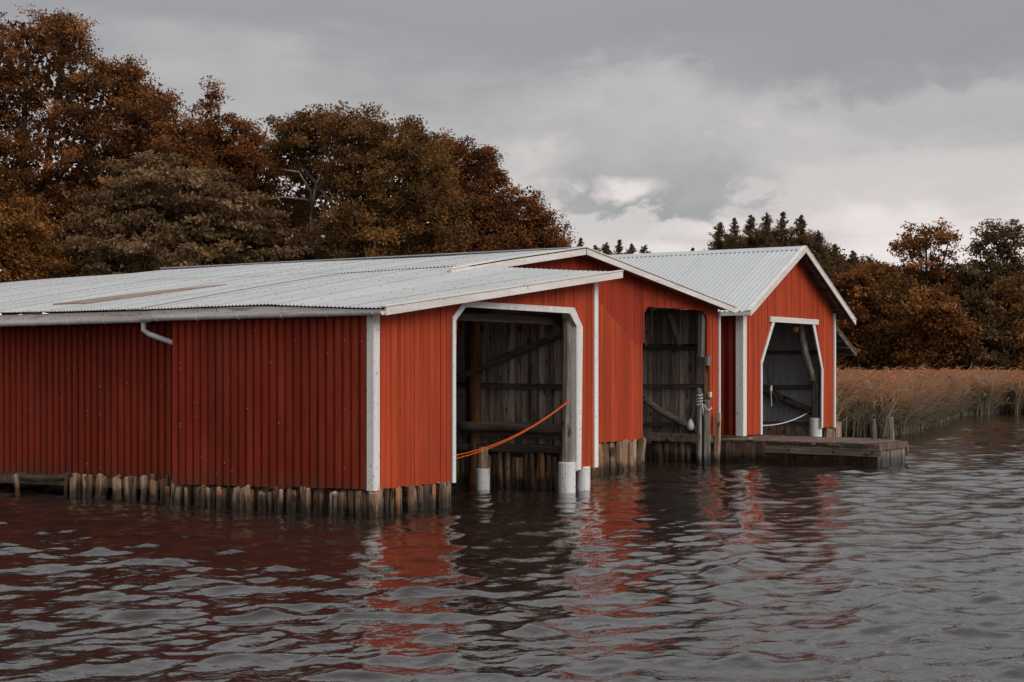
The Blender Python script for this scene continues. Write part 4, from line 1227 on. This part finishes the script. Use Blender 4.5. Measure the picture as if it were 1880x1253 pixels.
PINES = [pine_proto(71, w=2.9), pine_proto(72, w=2.5, bare=.2), pine_proto(73, w=3.3, bare=.3)]
PM = []
for V, F, tr, tint in PINES:
    cm = mk('crown', V, F, NEEDLE); set_tint(cm, tint)
    tm = tr.obj('trunk', BARK, smooth=True)
    PM.append((cm.data, tm.data)); bpy.data.objects.remove(cm); bpy.data.objects.remove(tm)

def place_pine(px, top, Dd, kind, label, group, wide=1.0):
    b_ = ground_at(px, Dd); zt_ = at(px, top, Dd)[2]
    s = (zt_ - b_[2]) / 10.0
    root = empty('pine_tree', b_, label, 'pine', group)
    rz = random.uniform(0, 6.28)
    for nm, me in zip(('crown', 'trunk'), PM[kind]):
        o = bpy.data.objects.new(nm, me); COL.objects.link(o); o.parent = root
        o.scale = (s * wide, s * wide, s); o.rotation_euler = (0, 0, rz)
pl = [(1322, 408, 108, 'leftmost slim pine behind the steep roof'), (1348, 400, 111, 'second pine from the left behind the steep roof'), (1378, 397, 107, 'third pine from the left behind the steep roof'),
      (1408, 391, 110, 'fourth pine from the left, near the tallest tops'), (1437, 389, 106, 'tallest pine of the cluster behind the steep roof'), (1472, 397, 109, 'pointed pine right above the steep gable peak'),
      (1503, 424, 106, 'pine stepping down just right of the gable peak'), (1532, 448, 108, 'shorter pine further right of the gable peak'), (1565, 462, 107, 'low pine above the orange shrub'), (1597, 474, 109, 'lowest pine at the right end of the cluster')]
for i, (px, tp, Dd, lab) in enumerate(pl):
    place_pine(px, tp, Dd, i % 3, lab, 'pines behind the right-hand boathouse', random.uniform(.95, 1.15))
for i, (px, tp, lab) in enumerate([(1066, 437, 'dark pine tip nearest the russet tree at the ridge'), (1092, 452, 'small distant pine second along the skyline gap'), (1113, 446, 'distant pine third along the skyline gap'), (1137, 440, 'highest of the distant pines in the skyline gap'), (1160, 449, 'distant pine fifth along the skyline gap'), (1184, 450, 'last distant pine before the bare skyline'), (1272, 455, 'lone tip of a tree just above the steep roof ridge')]):
    place_pine(px, tp, 140, (i + 1) % 3, lab, 'distant pines on the skyline', 1.1)

# ------------------------------------------------------------------ reeds
def build_reeds():
    rng = np.random.default_rng(23)
    n = 22000
    px = rng.uniform(1490, 2020, n)
    fx = [1400, 1540, 1600, 1660, 1690, 1720, 1745, 1765, 1880, 2100]
    fd = [50, 51.5, 52, 54, 57, 62, 70, 77, 79, 81]
    front = np.interp(px, fx, fd) + .9 * np.sin(px * .045) + .5 * np.sin(px * .13 + 1) + np.random.default_rng(4).normal(0, .5, n)
    u = rng.random(n) ** 1.7
    Dd = front + u * (98 - front)
    Dd += np.where(rng.random(n) < .02, -rng.random(n) * 1.5, 0)
    a = (px - CX) / FPX
    X = CAM[0] + (FW[0] + RT[0] * a) * Dd; Y = CAM[1] + (FW[1] + RT[1] * a) * Dd
    edge = np.clip((Dd - front) / 6, 0, 1)
    H = rng.normal(1.66, .27, n) * (.78 + .22 * edge)
    H *= 1 + .15 * np.sin(X * .5 + 1.3 * np.sin(Y * .3)) * np.sin(Y * .7) + .07 * np.sin(X * 1.9 + Y * 1.3)
    H = np.clip(H, .6, 2.3) * (1 - .07 * edge)
    wind = np.array((RT[0], RT[1], 0))
    lean = wind * (.13 + .11 * np.sin(X * .8 + Y * .5))[:, None] + rng.normal(0, .16, (n, 3)) * np.array((1, 1, 0))
    B0 = np.stack([X, Y, np.full(n, -.3)], 1)
    z = np.array((0, 0, 1.0))
    side = np.tile(np.array((RT[0], RT[1], 0)), (n, 1)); ang = rng.uniform(0, 3.14, n)
    side = np.stack([np.cos(ang) * RT[0] - np.sin(ang) * FW[0], np.cos(ang) * RT[1] - np.sin(ang) * FW[1], np.zeros(n)], 1)
    def P(t): return B0 + z * ((H + .3) * t)[:, None] + lean * ((H * t ** 2))[:, None]
    Vs, Fs, Ts = [], [], []
    cnt = 0
    def quad(a_, b_, c_, d_, tint):
        nonlocal cnt
        m = len(a_)
        Vs.append(np.stack([a_, b_, c_, d_], 1).reshape(-1, 3)); Ts.append(tint)
        Fs.append(np.arange(cnt, cnt + 4 * m).reshape(-1, 4)); cnt += 4 * m
    w = .013 * (Dd / 55)[:, None]
    o1 = np.ones(n)
    p0, p1, p2 = P(o1 * 0), P(o1 * .55), P(o1 * .93)
    st = np.clip(rng.normal(.14, .10, n), 0, 1)
    quad(p0 - side * w, p0 + side * w, p1 + side * w, p1 - side * w, st)
    quad(p1 - side * w, p1 + side * w, p2 + side * w * .6, p2 - side * w * .6, st)
    # plume, nodding with the wind
    tip = P(o1) + (wind * .16 + z * .02) * rng.uniform(.6, 1.4, n)[:, None]
    mid = P(o1 * .985) + wind * .05
    pw = rng.uniform(.03, .065, n)[:, None] * (Dd / 60)[:, None]
    has = rng.random(n) < .85
    tt = np.clip(rng.normal(.8, .16, n), .35, 1)
    s2 = np.cross(side, z)
    for sd2 in (side, s2):
        quad(p2[has], (mid + sd2 * pw)[has], tip[has], (mid - sd2 * pw)[has], tt[has])
    # blades swept over by the wind
    for q in range(4):
        t = rng.uniform(.12, .88, n)
        near = Dd < front + 9 if q > 1 else np.ones(n, bool)
        r = P(t)
        dirn = wind * rng.uniform(.2, 1.0, n)[:, None] + rng.normal(0, .55, (n, 3)) * np.array((1, 1, 0))
        dirn /= np.linalg.norm(dirn, axis=1, keepdims=True)
        L_ = rng.uniform(.4, .95, n)[:, None]
        m1 = r + dirn * L_ * .38 + z * L_ * .6
        e = r + dirn * L_ * .85 + z * L_ * rng.uniform(.25, 1.0, n)[:, None]
        bw = np.cross(dirn, z) * .5 + z * .35
        ww = .036 * (Dd / 55)[:, None]
        tn = np.clip(rng.normal(.28, .2, n) + .45 * (t - .5) + .22 * edge, 0, .8)
        quad(r[near], (m1 + bw * ww)[near], e[near], (m1 - bw * ww)[near], tn[near])
    m = leaf_mat('reed_stalks', [(.10, .095, .065), (.40, .36, .26), (.50, .285, .155), (.50, .215, .11), (.56, .25, .13)], .38)
    o = mk('reeds', np.concatenate(Vs), np.concatenate(Fs), m, None, kind='stuff', label='bed of tall brown reeds leaning right at the water edge')
    set_tint(o, np.concatenate(Ts))
    o['category'] = 'reeds'
build_reeds()
